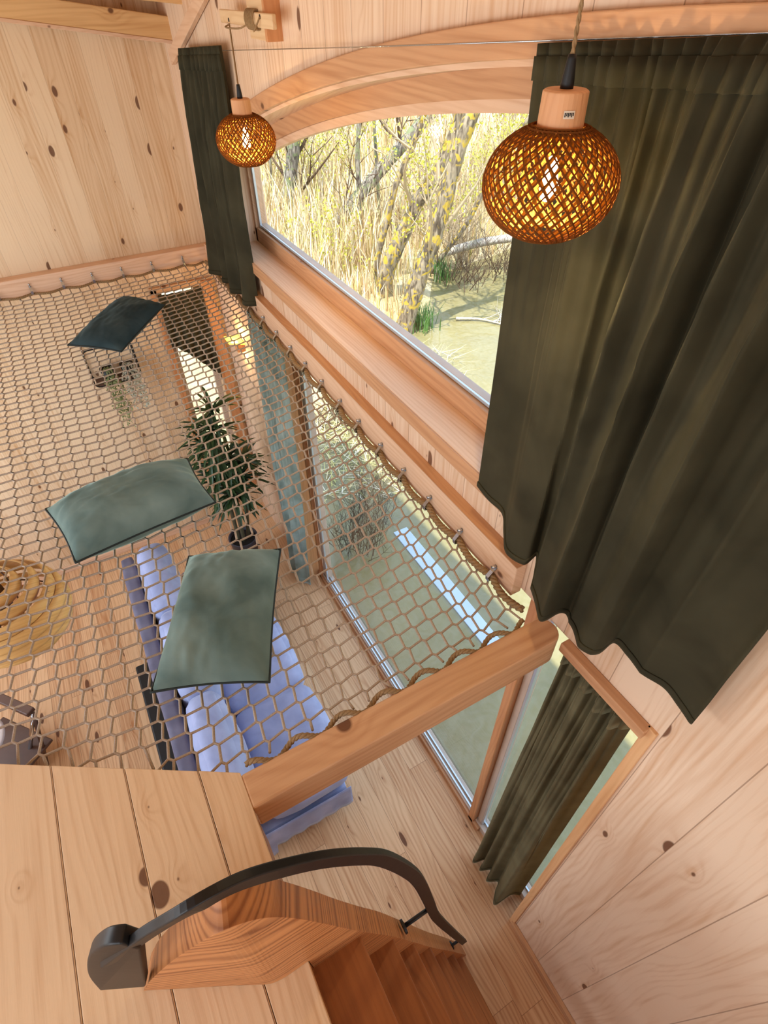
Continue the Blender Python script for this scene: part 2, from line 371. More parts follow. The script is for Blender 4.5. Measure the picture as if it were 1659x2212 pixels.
struct(sheet('wall_back', [(-2.0, -.1), (.8, -.1), (.8, 5.0), (-2.0, 5.2)], [[(-1.4, 1.4), (.5, 1.4), (.5, 3.4), (-1.4, 3.4)]], 1, -2.0, -.12, M['wall_f']), 'pine boards of the back wall', 'wall')  # unseen opening added to go with the back fill light
fl = boxobj('floor', (-2.0, -2.0, -.1), (.97, YF + .14, 0.0), M['floor']); struct(fl, 'oiled knotty pine plank floor of the lower room', 'floor')
mb = MB()
g = [[(x, y, zc(x, y)) for x in (-2.0, -1.2, -.2, .97)] for y in (YF + .14, 2.8, 0.0, -2.0)]
for i in range(3):
    for j in range(3):
        q = [g[i][j], g[i][j + 1], g[i + 1][j + 1], g[i + 1][j]]; mb.extrude(q, (0, 0, .12))
struct(mb.build('ceiling', M['ceil']), 'sloping pine board ceiling', 'ceiling')
struct(boxobj('baseboard_right', (.782, -2.0, 0), (.80, .195, .05), M['trim_y'], bevel=.003), 'low pine skirting below the right wall', 'baseboard')
struct(boxobj('baseboard_far', (-2.0, YF - .018, 0), (.42, YF, .05), M['pale_x'], bevel=.003), 'low pale skirting below the far wall', 'baseboard')
# upper arched window
w1 = tag(bpy.data.objects.new('window_1', None), 'big arched upper window with deep pine sill', 'window', kind='structure'); COL.objects.link(w1); w1.location = (XG, 1.0, 2.344)
mb = MB(); mb.box((.778, YR, 2.294), (.925, 2.95, 2.344)); mb.build('window_sill', M['pale_y'], w1, bevel=.004)
mb = MB(); mb.box((.772, YR, 2.292), (.7785, 2.95, 2.343)); mb.build('sill_edging', M['trim_y'], w1, bevel=.002)
YA = [2.99 - (2.99 - YR) * k / 48 for k in range(49)]
mb = MB()
for a, b, x0, x1 in ((-.052, .0, .776, .80),):
    rows = [[(x0, y, arch(y, a)), (x1, y, arch(y, a)), (x1, y, arch(y, b)), (x0, y, arch(y, b))] for y in YA]
    mb.grid(rows, True); mb.add(rows[0], [(0, 1, 2, 3)]); mb.add(rows[-1], [(3, 2, 1, 0)])
mb.build('arch_trim', M['trim_y'], w1, bevel=.003)
for nm, a, b, x0, x1, mt in (('arch_lining', -.062, -.05, .80, .91, M['pale_y']), ('upper_frame', -.115, -.058, .905, .95, M['trim_y']), ('upper_sash', -.14, -.115, .92, .95, M['pale_y'])):
    mb = MB(); rows = [[(x0, y, arch(y, a)), (x1, y, arch(y, a)), (x1, y, arch(y, b)), (x0, y, arch(y, b))] for y in YA if y < 2.95]
    mb.grid(rows, True); mb.add(rows[0], [(0, 1, 2, 3)]); mb.build(nm, mt, w1)
mb = MB(); mb.box((.90, YR, 2.344), (.925, 2.95, 2.412)); mb.build('lower_frame', M['trim_y'], w1, bevel=.003)
mb = MB(); mb.box((.925, YR, 2.36), (.955, 2.95, 2.425)); mb.build('lower_sash', M['framew'], w1, bevel=.002)
mb = MB(); mb.box((.918, YR, 2.414), (.926, 2.94, 2.424)); mb.build('metal_strip', M['alu'], w1)
mb = MB(); mb.box((.90, 2.925, 2.344), (.955, 2.955, arch(2.93, -.06))); mb.build('side_frame', M['pale_y'], w1)
mb = MB(); mb.box((.915, 2.905, 2.40), (.925, 2.925, arch(2.93, -.08))); mb.build('side_strip', M['alu'], w1)
mb = MB(); mb.extrude([(.94, 2.93, 2.40)] + [(.94, y, arch(y, -.12)) for y in YA if y < 2.93] + [(.94, YR, 2.40)], (.006, 0, 0)); mb.build('window_pane', M['glass'], w1)
# lower window / sliding door
w2 = tag(bpy.data.objects.new('window_2', None), 'floor-length lower window under the net in red-brown frame', 'window', kind='structure'); COL.objects.link(w2); w2.location = (XG, 1.4, 0)
mb = MB(); mb.box((.90, .21, 0), (.96, 2.66, .05)); mb.build('sill_frame', M['framew'], w2, bevel=.003)
mb = MB(); mb.box((.885, .6, 0), (.902, 2.66, .035)); mb.build('threshold', M['trim_y'], w2, bevel=.003)
mb = MB(); mb.box((.93, .21, .05), (.938, 2.66, .062)); mb.box((.91, .64, .035), (.918, 2.62, .058)); mb.build('metal_rail', M['alu'], w2)
mb = MB(); mb.box((.885, .645, 0), (.925, .685, 2.06)); mb.build('mullion', M['trim_z'], w2, bevel=.004)
mb = MB(); mb.box((.915, .612, .03), (.955, .645, 2.06)); mb.build('door_stile', M['framew'], w2, bevel=.003)
mb = MB(); mb.box((.915, .602, .05), (.93, .612, 2.06)); mb.build('metal_strip', M['alu'], w2)
mb = MB(); mb.box((.885, 2.60, 0), (.91, 2.625, 2.06)); mb.build('side_bead', M['trim_z'], w2, bevel=.003)
mb = MB(); mb.box((.91, 2.54, .03), (.955, 2.60, 2.06)); mb.build('side_stile', M['framew'], w2, bevel=.003)
mb = MB(); mb.box((.905, 2.525, .05), (.915, 2.54, 2.06)); mb.build('metal_strip', M['alu'], w2)
mb = MB(); mb.box((.89, .21, 2.03), (.96, 2.66, 2.08)); mb.build('head_frame', M['trim_y'], w2)
mb = MB(); mb.box((.938, .66, .05), (.944, 2.58, 2.05)); mb.build('window_pane', M['glass'], w2)
mb = MB(); mb.box((.938, .22, .05), (.944, .615, 2.05)); mb.build('window_pane', M['glass'], w2)
w2b = struct(boxobj('trim_1', (.772, .20, 2.045), (.80, .47, 2.078), M['trim_y'], bevel=.003), 'red-brown head trim over the lower right window opening', 'trim')
struct(boxobj('trim_2', (.790, .182, 0), (.93, .21, 2.078), M['jamb_z'], bevel=.003), 'light pine jamb board right of the lower window opening', 'trim')
struct(boxobj('trim_3', (.796, 2.66, 0), (.93, 2.69, 2.06), M['jamb_z'], bevel=.003), 'pine jamb board left of the lower window', 'trim')
# far-wall narrow window
w3 = tag(bpy.data.objects.new('window_3', None), 'tall narrow window in the far wall behind the palm', 'window', kind='structure'); COL.objects.link(w3); w3.location = (.56, YF, .28)
mb = MB(); mb.box((.39, YF - .02, .24), (.43, YF, 1.95)); mb.build('frame_side', M['trim_z'], w3, bevel=.003)
mb = MB(); mb.box((.70, YF - .03, .24), (.775, YF, 1.95)); mb.build('frame_side', M['trim_z'], w3, bevel=.003)
mb = MB(); mb.box((.39, YF - .02, 1.92), (.775, YF, 1.96)); mb.build('frame_head', M['beamx'], w3, bevel=.003)
mb = MB(); mb.box((.43, YF, .24), (.70, YF + .12, .30)); mb.build('window_sill', M['pale_x'], w3)
mb = MB(); mb.box((.43, YF + .07, .28), (.465, YF + .11, 1.92)); mb.box((.665, YF + .07, .28), (.70, YF + .11, 1.92)); mb.build('sash', M['framew'], w3)
mb = MB(); mb.box((.46, YF + .09, .30), (.67, YF + .096, 1.92)); mb.build('window_pane', M['glass'], w3)
# ------------------------------------------------------------------ loft: boards, beam, ledges
def ledge(x): return .564 + .611 * (-.048 - x)      # the slanting edge of the loft floor
lo = thing('loft_platform', (-.6, 0, 2.05), 'pale spruce board loft floor in the bottom left, edge cut at a slant', 'loft floor')
xs = [-.046, -.1235, -.261, -.3985, -.536, -.6735, -.811, -.9485, -1.086, -1.2235, -1.361, -1.4985, -1.636, -1.7735, -1.98]
for i in range(len(xs) - 1):
    x1, x0 = xs[i], xs[i + 1]
    mb = MB(); ya = -1.99 if i else -1.99
    mb.extrude([(x0 + .0006, ya, 2.045), (x1 - .0006, ya, 2.045), (x1 - .0006, ledge(x1), 2.045), (x0 + .0006, ledge(x0), 2.045)], (0, 0, .035))
    mb.build('floorboard', M['loft'], lo, bevel=.0015)
mb = MB(); mb.box((-.075, -1.99, 1.90), (-.046, .47, 2.044)); mb.build('edge_joist', M['stair'], lo)
mb = MB(); mb.extrude([(-.08, .50, 1.93), (-.055, .555, 1.93), (-1.98, ledge(-1.98) - .01, 1.93), (-1.98, ledge(-1.98) - .06, 1.93)], (0, 0, .114)); mb.build('edge_joist', M['beamx'], lo)
bm = boxobj('wooden_beam', (-.048, .48, 1.975), (.762, .558, ZN), M['beamx'], bevel=.006)
m2 = MB()
prof = [(.762 + .0 + .034 * sin(a), .48 + .039 - .039 * cos(a)) for a in [pi * k / 12 for k in range(13)]]
m2.v = []; m2.extrude([(x, y, 1.975) for x, y in prof], (0, 0, .105))
bme = bm.data
import bmesh
b_ = bmesh.new(); b_.from_mesh(bme); bmesh.ops.delete(b_, geom=b_.faces[:], context='FACES'); b_.free()
P = [(-.048, .48), (-.048, .558)] + prof[::-1]
mb = MB(); mb.extrude([(x, y, 1.975) for x, y in P], (0, 0, .105))
bpy.data.objects.remove(bm)
bm = mb.build('wooden_beam', M['beamx'], bevel=.006)
tag(bm, 'thick spruce beam with rounded end crossing from loft corner to window wall', 'beam')
lb = boxobj('ledger_beam', (.764, .66, 2.062), (.80, YF - .075, 2.18), M['pale_y'], bevel=.003)
tag(lb, 'pale ledger board below the arched window carrying the net rope', 'ledger')
mb = MB(); mb.box((.763, .66, 2.178), (.80, YF - .075, 2.1815)); mb.build('top_edge', M['trim_y'], lb)
fr_ = boxobj('wall_rail', (-1.98, YF - .07, 2.06), (.80, YF, 2.16), M['pale_x'], bevel=.004)
tag(fr_, 'pale rail along the far wall carrying the net', 'rail')
# ------------------------------------------------------------------ net
CX, RY, Y0 = .0502, .051, .713
def hx(x): return (.2 * (-.1 - x) if x < -.1 else (.17 * (x - .62) if x > .62 else 0.0))
XR, YFAR = .752, 3.565
def nearY(x): return max(.585, ledge(x) + .012) if x < .0 else .585
def sag(x, y):
    d = min(XR - x, YFAR - y, y - nearY(x), .5); return ZN - .022 - .03 * max(0, min(1, d / .5))
rn = random.Random(3)
J = {}
def node(i, j):
    if (i, j) not in J:
        J[(i, j)] = (rn.uniform(-.0016, .0016), rn.uniform(-.0016, .0016))
    x = .530 + CX * i; y = Y0 + RY * j + hx(x); jx, jy = J[(i, j)]
    x += jx; y += jy
    return x, y
def AB(i, j):
    x, y = node(i, j); f = .0031 + .0012 * max(0, min(1, -x / .3)); return (x - f, y + f * 1.05), (x + f, y - f * 1.05)
def V3(p): return Vector((p[0], p[1], sag(*p)))
I0, I1 = -34, 4
def inside(i, j):
    x, y = node(i, j); return x < XR - .004 and y < YFAR - .012 and y > nearY(x) + .006
def jig(p, q, r=.0026):
    return [p, q]
mb = MB(); RC = .0033
for i in range(I0, I1 + 1):                       # cords running lengthwise
    js = [j for j in range(-14, 70) if inside(i, j)]
    if not js: continue
    pts = []
    x, y = node(i, js[-1]); pts.append(Vector((x - .006, YFAR, ZN - .01)))
    for j in reversed(js):
        a, b = AB(i, j); pts += [V3((a[0] - .0003, a[1] + .003)), V3(a), V3(b), V3((b[0] + .0003, b[1] - .003))]
    x, y = pts[-1].x, pts[-1].y
    ye = nearY(x) - .008
    pts.append(Vector((x + rn.uniform(-.008, .008), ye, ZN - (.012 if x > -.03 else .02))))
    mb.tube(pts, RC, 6)
for j in range(-14, 70):                           # cords running across
    run = []
    def flush(run):
        if not run: return
        pts = []
        x, y = node(run[0], j)
        if run[0] > I0: pts.append(Vector((x - .03, max(nearY(x - .03) - .006, .5), ZN - .02)) if y < 2 else Vector((x - .01, YFAR, ZN - .01)))
        for i in run:
            a, b = AB(i, j); pts += [V3((a[0] - .003, a[1] + .0003)), V3(a), V3(b), V3((b[0] + .003, b[1] - .0003))]
        x, y = pts[-1].x, pts[-1].y
        if run[-1] >= 3: pts.append(Vector((XR, y + .012, ZN - .012)))
        mb.tube(pts, RC, 6)
    for i in range(I0, I1 + 1):
        if inside(i, j): run.append(i)
        else: flush(run); run = []
    flush(run)
net = mb.build('cargo_net', M['net'], smooth=True)
tag(net, 'square-meshed beige cord net stretched over the lower room as a hammock floor', 'net')
def twist(mb, pts, r, pitch=.03, strands=3, rr=None, seg=6):
    L = 0; pp = [Vector(p) for p in pts]; rr = rr or r * .55
    D = [0]
    for a, b in zip(pp, pp[1:]): D.append(D[-1] + (b - a).length)
    n = max(2, int(D[-1] / (pitch / 7)))
    res = []; k = 0
    for q in range(n + 1):
        d = D[-1] * q / n
        while k < len(D) - 2 and D[k + 1] < d: k += 1
        f = (d - D[k]) / max(1e-9, D[k + 1] - D[k]); res.append((pp[k].lerp(pp[k + 1], min(1, f)), (pp[k + 1] - pp[k]).normalized(), d))
    for s_ in range(strands):
        out = []
        for p, T, d in res:
            up = Vector((0, 0, 1)) if abs(T.z) < .8 else Vector((1, 0, 0)); A = T.cross(up).normalized(); B = A.cross(T)
            a = 2 * pi * (d / pitch + s_ / strands); out.append(p + (A * cos(a) + B * sin(a)) * r * .5)
        mb.tube(out, rr, seg)
mb = MB()
# thick rope along the window ledger, sagging a little between its clips
YCL = [.60, .735, .90, 1.07, 1.23, 1.39, 1.56, 1.72, 1.89, 2.06, 2.23, 2.40, 2.58, 2.77, 2.96, 3.15, 3.34]
pts = []
for a, b in zip(YCL, YCL[1:]):
    for k in range(6): t_ = k / 6; pts.append((.755 - .012 * sin(pi * t_), a + (b - a) * t_, ZN - .004 - .006 * sin(pi * t_)))
pts.append((.755, YCL[-1], ZN)); pts += [(.753, 3.5, ZN), (.745, 3.555, ZN)]
twist(mb, pts, .011, .045)
o = mb.build('edge_rope', M['rope'], net, smooth=True); o['label'] = 'thick twisted brown rope along the window side'
mb = MB(); pts = []
XCL = [.62, .44, .27, .11, -.05, -.21, -.37, -.53, -.69, -.85, -1.01, -1.17]
for a, b in zip([.74] + XCL, XCL + [-1.3]):
    for k in range(6): t_ = k / 6; pts.append((a + (b - a) * t_, YFAR + .008 * cos(2 * pi * t_), ZN - .004 - .005 * sin(pi * t_)))
twist(mb, pts, .007, .035); o = mb.build('edge_rope', M['rope'], net, smooth=True)
# rope wound round the beam
mb = MB()
n = 260; pts = []
for k in range(n):
    t_ = k / (n - 1); x = -.03 + .77 * t_; a = 2 * pi * 7 * t_
    ph = a % (2 * pi)
    pts.append((x, .568 + .010 * cos(a), ZN - .012 + .012 * sin(a)))
twist(mb, pts, .007, .035); o = mb.build('lashing_rope', M['rope'], net, smooth=True); o['label'] = 'twisted rope lashed along the beam'
# clips
def make_clip(name, p, axis, label, group):
    t = thing(name, p, label, 'clip', group); x, y, z = p
    mb = MB()
    if axis == 0:   # on the ledger (normal -x)
        c = [(x + .009, y, z + .03), (x - .004, y, z + .02), (x - .018, y, z + .004), (x - .016, y, z - .012), (x, y, z - .016)]
        mb.sweep(c, [(-.006, -.0012), (.006, -.0012), (.006, .0012), (-.006, .0012)], (0, 1, 0)); mb.build('strap', M['steel'], t)
        mb = MB(); mb.tube([(x + .009, y, z + .034), (x - .006, y, z + .036)], .005, 8); mb.build('screw', M['steel'], t, smooth=True)
    else:
        c = [(x, y + .009, z + .03), (x, y - .004, z + .02), (x, y - .018, z + .004), (x, y - .016, z - .012), (x, y, z - .016)]
        mb.sweep(c, [(-.006, -.0012), (.006, -.0012), (.006, .0012), (-.006, .0012)], (1, 0, 0)); mb.build('strap', M['steel'], t)
        mb = MB(); mb.tube([(x, y + .009, z + .034), (x, y - .006, z + .036)], .005, 8); mb.build('screw', M['steel'], t, smooth=True)
    return t
c0 = make_clip('rope_clip', (.755, YCL[1], ZN), 0, 'small metal clip holding the thick rope to the ledger under the arched window', 'rope clips under the arched window')
for y in YCL[2:]: dup(c0, (0, y - YCL[1], 0), c0['label'])
c1 = make_clip('rope_clip', (XCL[0], YFAR + .012, ZN + .01), 1, 'small metal clip holding the net to the rail on the far wall', 'net clips on the far wall rail')
for x in XCL[1:8]: dup(c1, (x - XCL[0], 0, 0), c1['label'])
# ------------------------------------------------------------------ cushions
def cushion(C4, z, H, mat, label, fold=.0, seed=1, tilt=(0, 0)):
    c = [Vector((p.x, p.y, z)) for p in C4]; ctr = sum(c, Vector()) / 4
    c[0].z += tilt[0]; c[1].z += tilt[0]; c[2].z += tilt[1]; c[3].z += tilt[1]
    t = thing('throw_cushion', (ctr.x, ctr.y, ZN - .02), label, 'cushion', 'velvet cushions on the net')
    N = 44
    def P(u, v):
        p = (c[0] * (1 - u) * (1 - v) + c[1] * u * (1 - v) + c[2] * u * v + c[3] * (1 - u) * v)
        a, b = 2 * u - 1, 2 * v - 1
        # sides pulled in between the corners
        k = .028
        return p + (ctr - p) * k * ((1 - a * a) * b * b * 1.6 + (1 - b * b) * a * a * 1.6)
    def hgt(u, v):
        a, b = 2 * u - 1, 2 * v - 1
        e = max(0, 1 - a ** 4) ** .62 * max(0, 1 - b ** 4) ** .62 * (1 - .25 * (a * a + b * b) * .5)
        d = min(1 - abs(a), 1 - abs(b))
        w_ = mnoise.noise(Vector((a * 2.3 + seed, b * 2.3, seed))) * .12
        # creases radiating from the seams
        cr_ = sin(a * 22 + seed + 2 * b) * max(0, abs(b) - .55) + sin(b * 19 + seed * 2 + 3 * a) * max(0, abs(a) - .6)
        fold_ = .5 * mnoise.noise(Vector((a * 5 + b * 4, b * 6 - a * 3, seed + 2))) * min(1, d * 4)
        return H * (e * (1 + w_ + .12 * fold_)) + .012 * cr_ * min(1, d * 6) * (.45 + 1.1 * mnoise.noise(Vector((a * 2 + seed, b * 2, 9))))
    mb = MB()
    top = [[P(i / N, j / N) + Vector((0, 0, hgt(i / N, j / N))) for j in range(N + 1)] for i in range(N + 1)]
    bot = [[P(i / N, j / N) - Vector((0, 0, .75 * hgt(i / N, j / N))) for j in range(N, -1, -1)] for i in range(N + 1)]
    mb.grid(top); mb.grid(bot); mb.build('cover', mat, t, smooth=True)
    E = [P(i / N, 0) for i in range(N)] + [P(1, i / N) for i in range(N)] + [P(1 - i / N, 1) for i in range(N)] + [P(0, 1 - i / N) for i in range(N)]
    mb = MB(); mb.tube(E, .0032, 6, close=True); mb.build('piping', M['piping'], t, smooth=True)
    return t
ZC = ZN + .035
cushion([at(*p, 2, ZC) for p in ((146, 746), (268, 640), (357, 658), (262, 760))], ZC, .055, M['cushd'], 'dark teal velvet cushion lying at the far end of the net', seed=4.2)
cushion([at(*p, 2, ZC) for p in ((98, 1100), (405, 990), (466, 1085), (163, 1216))], ZC, .085, M['cush'], 'long grey-green velvet cushion in the middle of the net', seed=1.7)
cushion([at(*p, 2, ZC) for p in ((408, 1202), (606, 1186), (582, 1474), (326, 1496))], ZC, .085, M['cush'], 'sage green velvet cushion on the net nearest the beam, above the sofa', seed=8.3)
# ------------------------------------------------------------------ curtains
def curtain(name, top, bot, label, mat, ns=170, nt=40, amp=.0, waves=14, pw=1.2, header=True, seed=0, group=None, sm=8, flat=0.0, tap=1.0, back=0.0):
    T = spline(top, sm); B = spline(bot, sm)
    def arc(P, s):
        D = [0]
        for a, b in zip(P, P[1:]): D.append(D[-1] + (b - a).length)
        d = s * D[-1]; k = 0
        while k < len(D) - 2 and D[k + 1] < d: k += 1
        return P[k].lerp(P[k + 1], (d - D[k]) / max(1e-9, D[k + 1] - D[k]))
    rows = []
    bb = [arc(B, i / ns) for i in range(ns + 1)]; tt = [arc(T, i / ns) for i in range(ns + 1)]
    for q in range(nt + 1):
        t_ = q / nt; e = t_ ** (1 / pw); row = []
        for i in range(ns + 1):
            s_ = i / ns; p = tt[i].lerp(bb[i], e); p.z = tt[i].z + (bb[i].z - tt[i].z) * t_
            small = .006 * sin(2 * pi * waves * 3 * s_ + seed) * (1 - t_) ** 2
            ph_ = pi * waves * s_ + seed + 1.3 * mnoise.noise(Vector((s_ * 3, t_ * 1.1, seed)))
            med = amp * (2.0 * (1 - abs(sin(ph_)) ** .8) - .7) * min(1, t_ * 2.2 + .3) * (1 - .85 * t_ ** 2 * tap) * (max(0, min(1, (s_ - flat) / .12)) if flat else 1)
            wr = .004 * mnoise.noise(Vector((s_ * 9, t_ * 6, seed + 3)))
            p = p + Vector((-(small + med + wr) - back, 0, 0)); row.append(p)
        rows.append(row)
    mb = MB(); mb.grid(rows)
    o = mb.build(name, mat, smooth=True, solid=.003)
    tag(o, label, 'curtain', group)
    if header:
        hm = []
        for q in (0, 1, 2, 3): hm.append([p + Vector((-.0035, 0, -.0)) if q else p for p in rows[q]])
        mb = MB(); mb.grid(hm[1:]); mb.build('header_tape', mat, o, smooth=True, solid=.004)
        mb = MB(); mb.grid([[p + Vector((-.003, 0, 0)) for p in rows[nt - 1]], [p + Vector((-.003, 0, 0)) for p in rows[nt]]]); mb.build('hem', mat, o, smooth=True, solid=.004)
    return o
def topz(y): return 3.288 - .069 * y
hem = []
for px_, py_, x_ in ((1038, 1046, .764), (1062, 1078, .764), (1092, 1108, .762), (1097, 1150, .742), (1103, 1192, .728), (1140, 1215, .735), (1166, 1196, .764), (1160, 1235, .742), (1156, 1275, .708), (1166, 1320, .682), (1182, 1336, .676), (1215, 1320, .71), (1236, 1330, .735), (1250, 1376, .700), (1262, 1396, .690), (1300, 1406, .714), (1332, 1384, .750), (1362, 1412, .752), (1400, 1452, .752), (1440, 1482, .756), (1470, 1518, .760), (1505, 1556, .764)):
    p_ = at(px_, py_, 0, x_); hem.append((p_.x, p_.y, p_.z))
curtain('curtain', [(.768, .862 - .72 * k / 8, topz(.862 - .72 * k / 8)) for k in range(9)], hem, 'large dark olive velvet curtain hanging over the right of the arched window', M['curtain'], ns=300, nt=60, back=.007, amp=.026, waves=9, pw=2.3, seed=.5, flat=.20)
hemL = [(.70, 3.22), (.735, 3.17), (.77, 3.12), (.73, 3.06), (.78, 3.0), (.785, 2.95), (.72, 2.90), (.77, 2.85), (.775, 2.80), (.73, 2.75), (.745, 2.70), (.79, 2.68)]
curtain('curtain', [(.772, 3.17 - .60 * k / 6, topz(3.17 - .60 * k / 6) + .025) for k in range(7)], [(x, y, 2.13) for x, y in hemL], 'narrow dark olive curtain bunched at the far left of the arched window', M['curtain'], ns=160, nt=40, amp=.020, waves=9, back=.014, seed=2.2)
hemB = [(.90, .262), (.86, .285), (.765, .29), (.80, .33), (.84, .36), (.79, .39), (.84, .42), (.79, .445), (.84, .47), (.78, .49), (.82, .515)]
topB = [(.87, .258), (.85, .275), (.83, .29), (.88, .31), (.83, .34), (.88, .37), (.84, .40), (.88, .43), (.84, .455), (.88, .475), (.85, .495)]
lc = curtain('curtain', [(x, y, 2.0) for x, y in topB], [(x, y, .012) for x, y in hemB], 'full-length olive curtain gathered at the right end of the lower window', M['curtainl'], ns=200, nt=50, amp=.006, waves=5, pw=1.0, seed=4.0)
for y in (.40, .34, .30, .46):
    mb = MB(); mb.lathe((.86, y, 1.985), [(.004, .03), (.014, .025), (.017, .0), (.012, -.03), (.003, -.035)], 12); o = mb.build('curtain_hook', M['blackp'], lc, smooth=True)
hemG = [(.79, 2.58), (.77, 2.61), (.73, 2.63), (.72, 2.66), (.77, 2.68), (.79, 2.71), (.74, 2.74), (.715, 2.77), (.76, 2.80), (.78, 2.83), (.74, 2.86), (.77, 2.88)]
topG = [(.78, 2.25), (.76, 2.31), (.74, 2.37), (.77, 2.43), (.78, 2.49), (.745, 2.55), (.77, 2.61), (.78, 2.67), (.745, 2.73), (.77, 2.79), (.75, 2.83), (.78, 2.86)]
curtain('curtain', [(x, y, 2.04) for x, y in [(a[0], a[1] * .55 + .45 * b[1]) for a, b in zip(topG, hemG)]], [(x, y, .012) for x, y in hemG], 'grey-green curtain hanging to the floor left of the lower window, under the net', M['curtaing'], ns=160, nt=30, amp=.018, waves=5, pw=1.0, seed=6.0)
mb = MB(); rows = []
for q in range(21):
    t_ = q / 20; row = []
    for i in range(61):
        s_ = i / 60; x = .425 + .27 * s_; zb = 1.58 - .30 * s_ ** 1.3
        row.append((x, YF - .035 - .010 * sin(s_ * 34) * (.4 + t_) , 1.915 + (zb - 1.915) * t_))
    rows.append(row)
mb.grid(rows); tag(mb.build('curtain', M['curtain'], smooth=True, solid=.003), 'short dark curtain with slanting hem in the narrow far-wall window', 'curtain')
mb = MB(); mb.tube([(.776, 3.30, topz(3.30) + .014), (.776, 1.5, topz(1.5) + .004), (.776, -.4, topz(-.4))], .0013, 6)
tag(mb.build('curtain_wire', M['steel'], smooth=True), 'thin steel curtain wire stretched above the arched window', 'wire')
# ------------------------------------------------------------------ pendant lamps
def pendant(loc, label, first=True):
    t = thing('pendant_lamp', loc, label, 'lamp', 'woven bamboo pendant lamps'); c = Vector(loc)
    R, K = .0875, .80
    def sp(th, ph, r): return c + Vector((r * sin(th) * cos(ph), r * sin(th) * sin(ph), r * K * cos(th) * (1.0 if th < pi / 2 else .98)))
    for nm, r, n, tw, w_, mt in (('woven_shade', R, 44, .72, .00105, M['rattan']), ('shade_lining', R * .95, 30, .55, .0019, M['rattani'])):
        mb = MB()
        for sgn in (1, -1):
            for k in range(n):
                ph0 = 2 * pi * k / n; pts = []; q = 18
                for m in range(q + 1):
                    th = .40 + (2.72 - .40) * m / q; pts.append(sp(th, ph0 + sgn * tw * (th - pi / 2), r + (.0006 if sgn > 0 else -.0006)))
                mb.sweep(pts, [(-w_, -.0004), (w_, -.0004), (w_, .0004), (-w_, .0004)], None)
        for th in (.40, .46, 2.62, 2.70):
            mb.tube([sp(th, 2 * pi * k / 36, r) for k in range(36)], .0016, 5, close=True)
        mb.build(nm, mt, t)
    zt = R * K * cos(.36)
    mb = MB(); mb.lathe(c, [(.0, zt + .036), (.024, zt + .036), (.0275, zt + .034), (.0285, zt - .006), (.0285, zt - .008), (.0, zt - .008)], 32)
    cap = mb.build('wooden_cap', M['lampcap'], t, smooth=False, bevel=.001)
    d = (CAMP - c); a = math.atan2(d.y, d.x) + .30
    if not first:
        mb = MB(); mb.lathe(c, [(.0291, zt + .010), (.0291, zt + .018)], 8, .46, a - .23); mb.build('sticker', M['label'], cap)
        mb = MB()
        for q in range(6): mb.lathe(c, [(.0294, zt + .0118 + .001 * (q % 2)), (.0294, zt + .0162)], 2, .045, a - .19 + .066 * q)
        mb.build('sticker_marks', M['blackp'], cap)
    mb = MB(); mb.lathe(c, [(.0, zt + .068), (.0045, zt + .068), (.0052, zt + .064), (.0078, zt + .042), (.0078, zt + .034), (0, zt + .034)], 16); mb.build('cord_grip', M['blackp'], t, smooth=True)
    mb = MB(); mb.lathe(c, [(.0, .034), (.007, .030), (.008, .014), (.012, -.002), (.012, -.012), (.007, -.019), (0, -.021)], 20); mb.build('bulb', M['bulb'], t, smooth=True)
    l = bpy.data.lights.new('bulb_light', 'POINT'); l.energy = 7.0; l.color = (1, .78, .44); l.shadow_soft_size = .022
    o = bpy.data.objects.new('bulb_light', l); COL.objects.link(o); o.parent = t; o.location = (0, 0, -.034); 
    return t, c + Vector((0, 0, zt + .066))
def lampat(px, py, w_): 
    d = FPX * .175 / w_; return CAMP + ray(px, py) / FPX * d
L1 = lampat(532, 303, 126); L2 = lampat(1187, 398, 285)
t1, top1 = pendant(L1, 'small-looking woven bamboo lamp hanging before the far left curtain')
t2, top2 = pendant(L2, 'large glowing woven bamboo lamp hanging close by the big right curtain', False)
hole = at(494, 43, 0, .745)
mb = MB(); twist(mb, [hole, hole.lerp(top1, .12) + Vector((0, 0, -.012)), top1], .0022, .02, 2, .0018, 6); mb.build('cord', M['rope'], t1, smooth=True)
mb = MB(); twist(mb, [(top2.x, top2.y, zc(top2.x, top2.y)), top2], .0022, .02, 2, .0018, 6); mb.build('cord', M['rope'], t2, smooth=True)
# cleat block, stud and wound cord
stud = boxobj('wall_stud', (.752, 2.045, 3.172), (.80, 2.20, 3.47), M['block'], bevel=.003); tag(stud, 'short wooden post fixed to the wall above the window', 'post')
mb = MB(); mb.box((.751, 2.044, 3.171), (.80, 2.062, 3.47)); mb.build('edge_strip', M['trim_z'], stud)
bl = [at(*p, 0, .737) for p in ((473, 28), (582, 19), (590, 52), (479, 60))]
y0b = (bl[0].y + bl[3].y) / 2; y1b = (bl[1].y + bl[2].y) / 2; z1b = (bl[0].z + bl[1].z) / 2; z0b = (bl[2].z + bl[3].z) / 2
cl = boxobj('cord_cleat', (.737, y1b, z0b), (.7515, y0b, z1b), M['block'], bevel=.004); tag(cl, 'small wooden cleat block with two holes and cord wound round it', 'cleat')
for px in ((494, 43), (561, 36)):
    mb = MB(); h_ = at(*px, 0, .7365)
    q = [(h_.x - .0006, h_.y + .0055 * cos(2 * pi * k / 16), h_.z + .0055 * sin(2 * pi * k / 16)) for k in range(16)]; mb.extrude(q, (.001, 0, 0)); mb.build('hole', M['blackp'], cl)
ca, cb = at(527, 40, 0, .73).y, at(546, 40, 0, .73).y; mb = MB(); pts = []
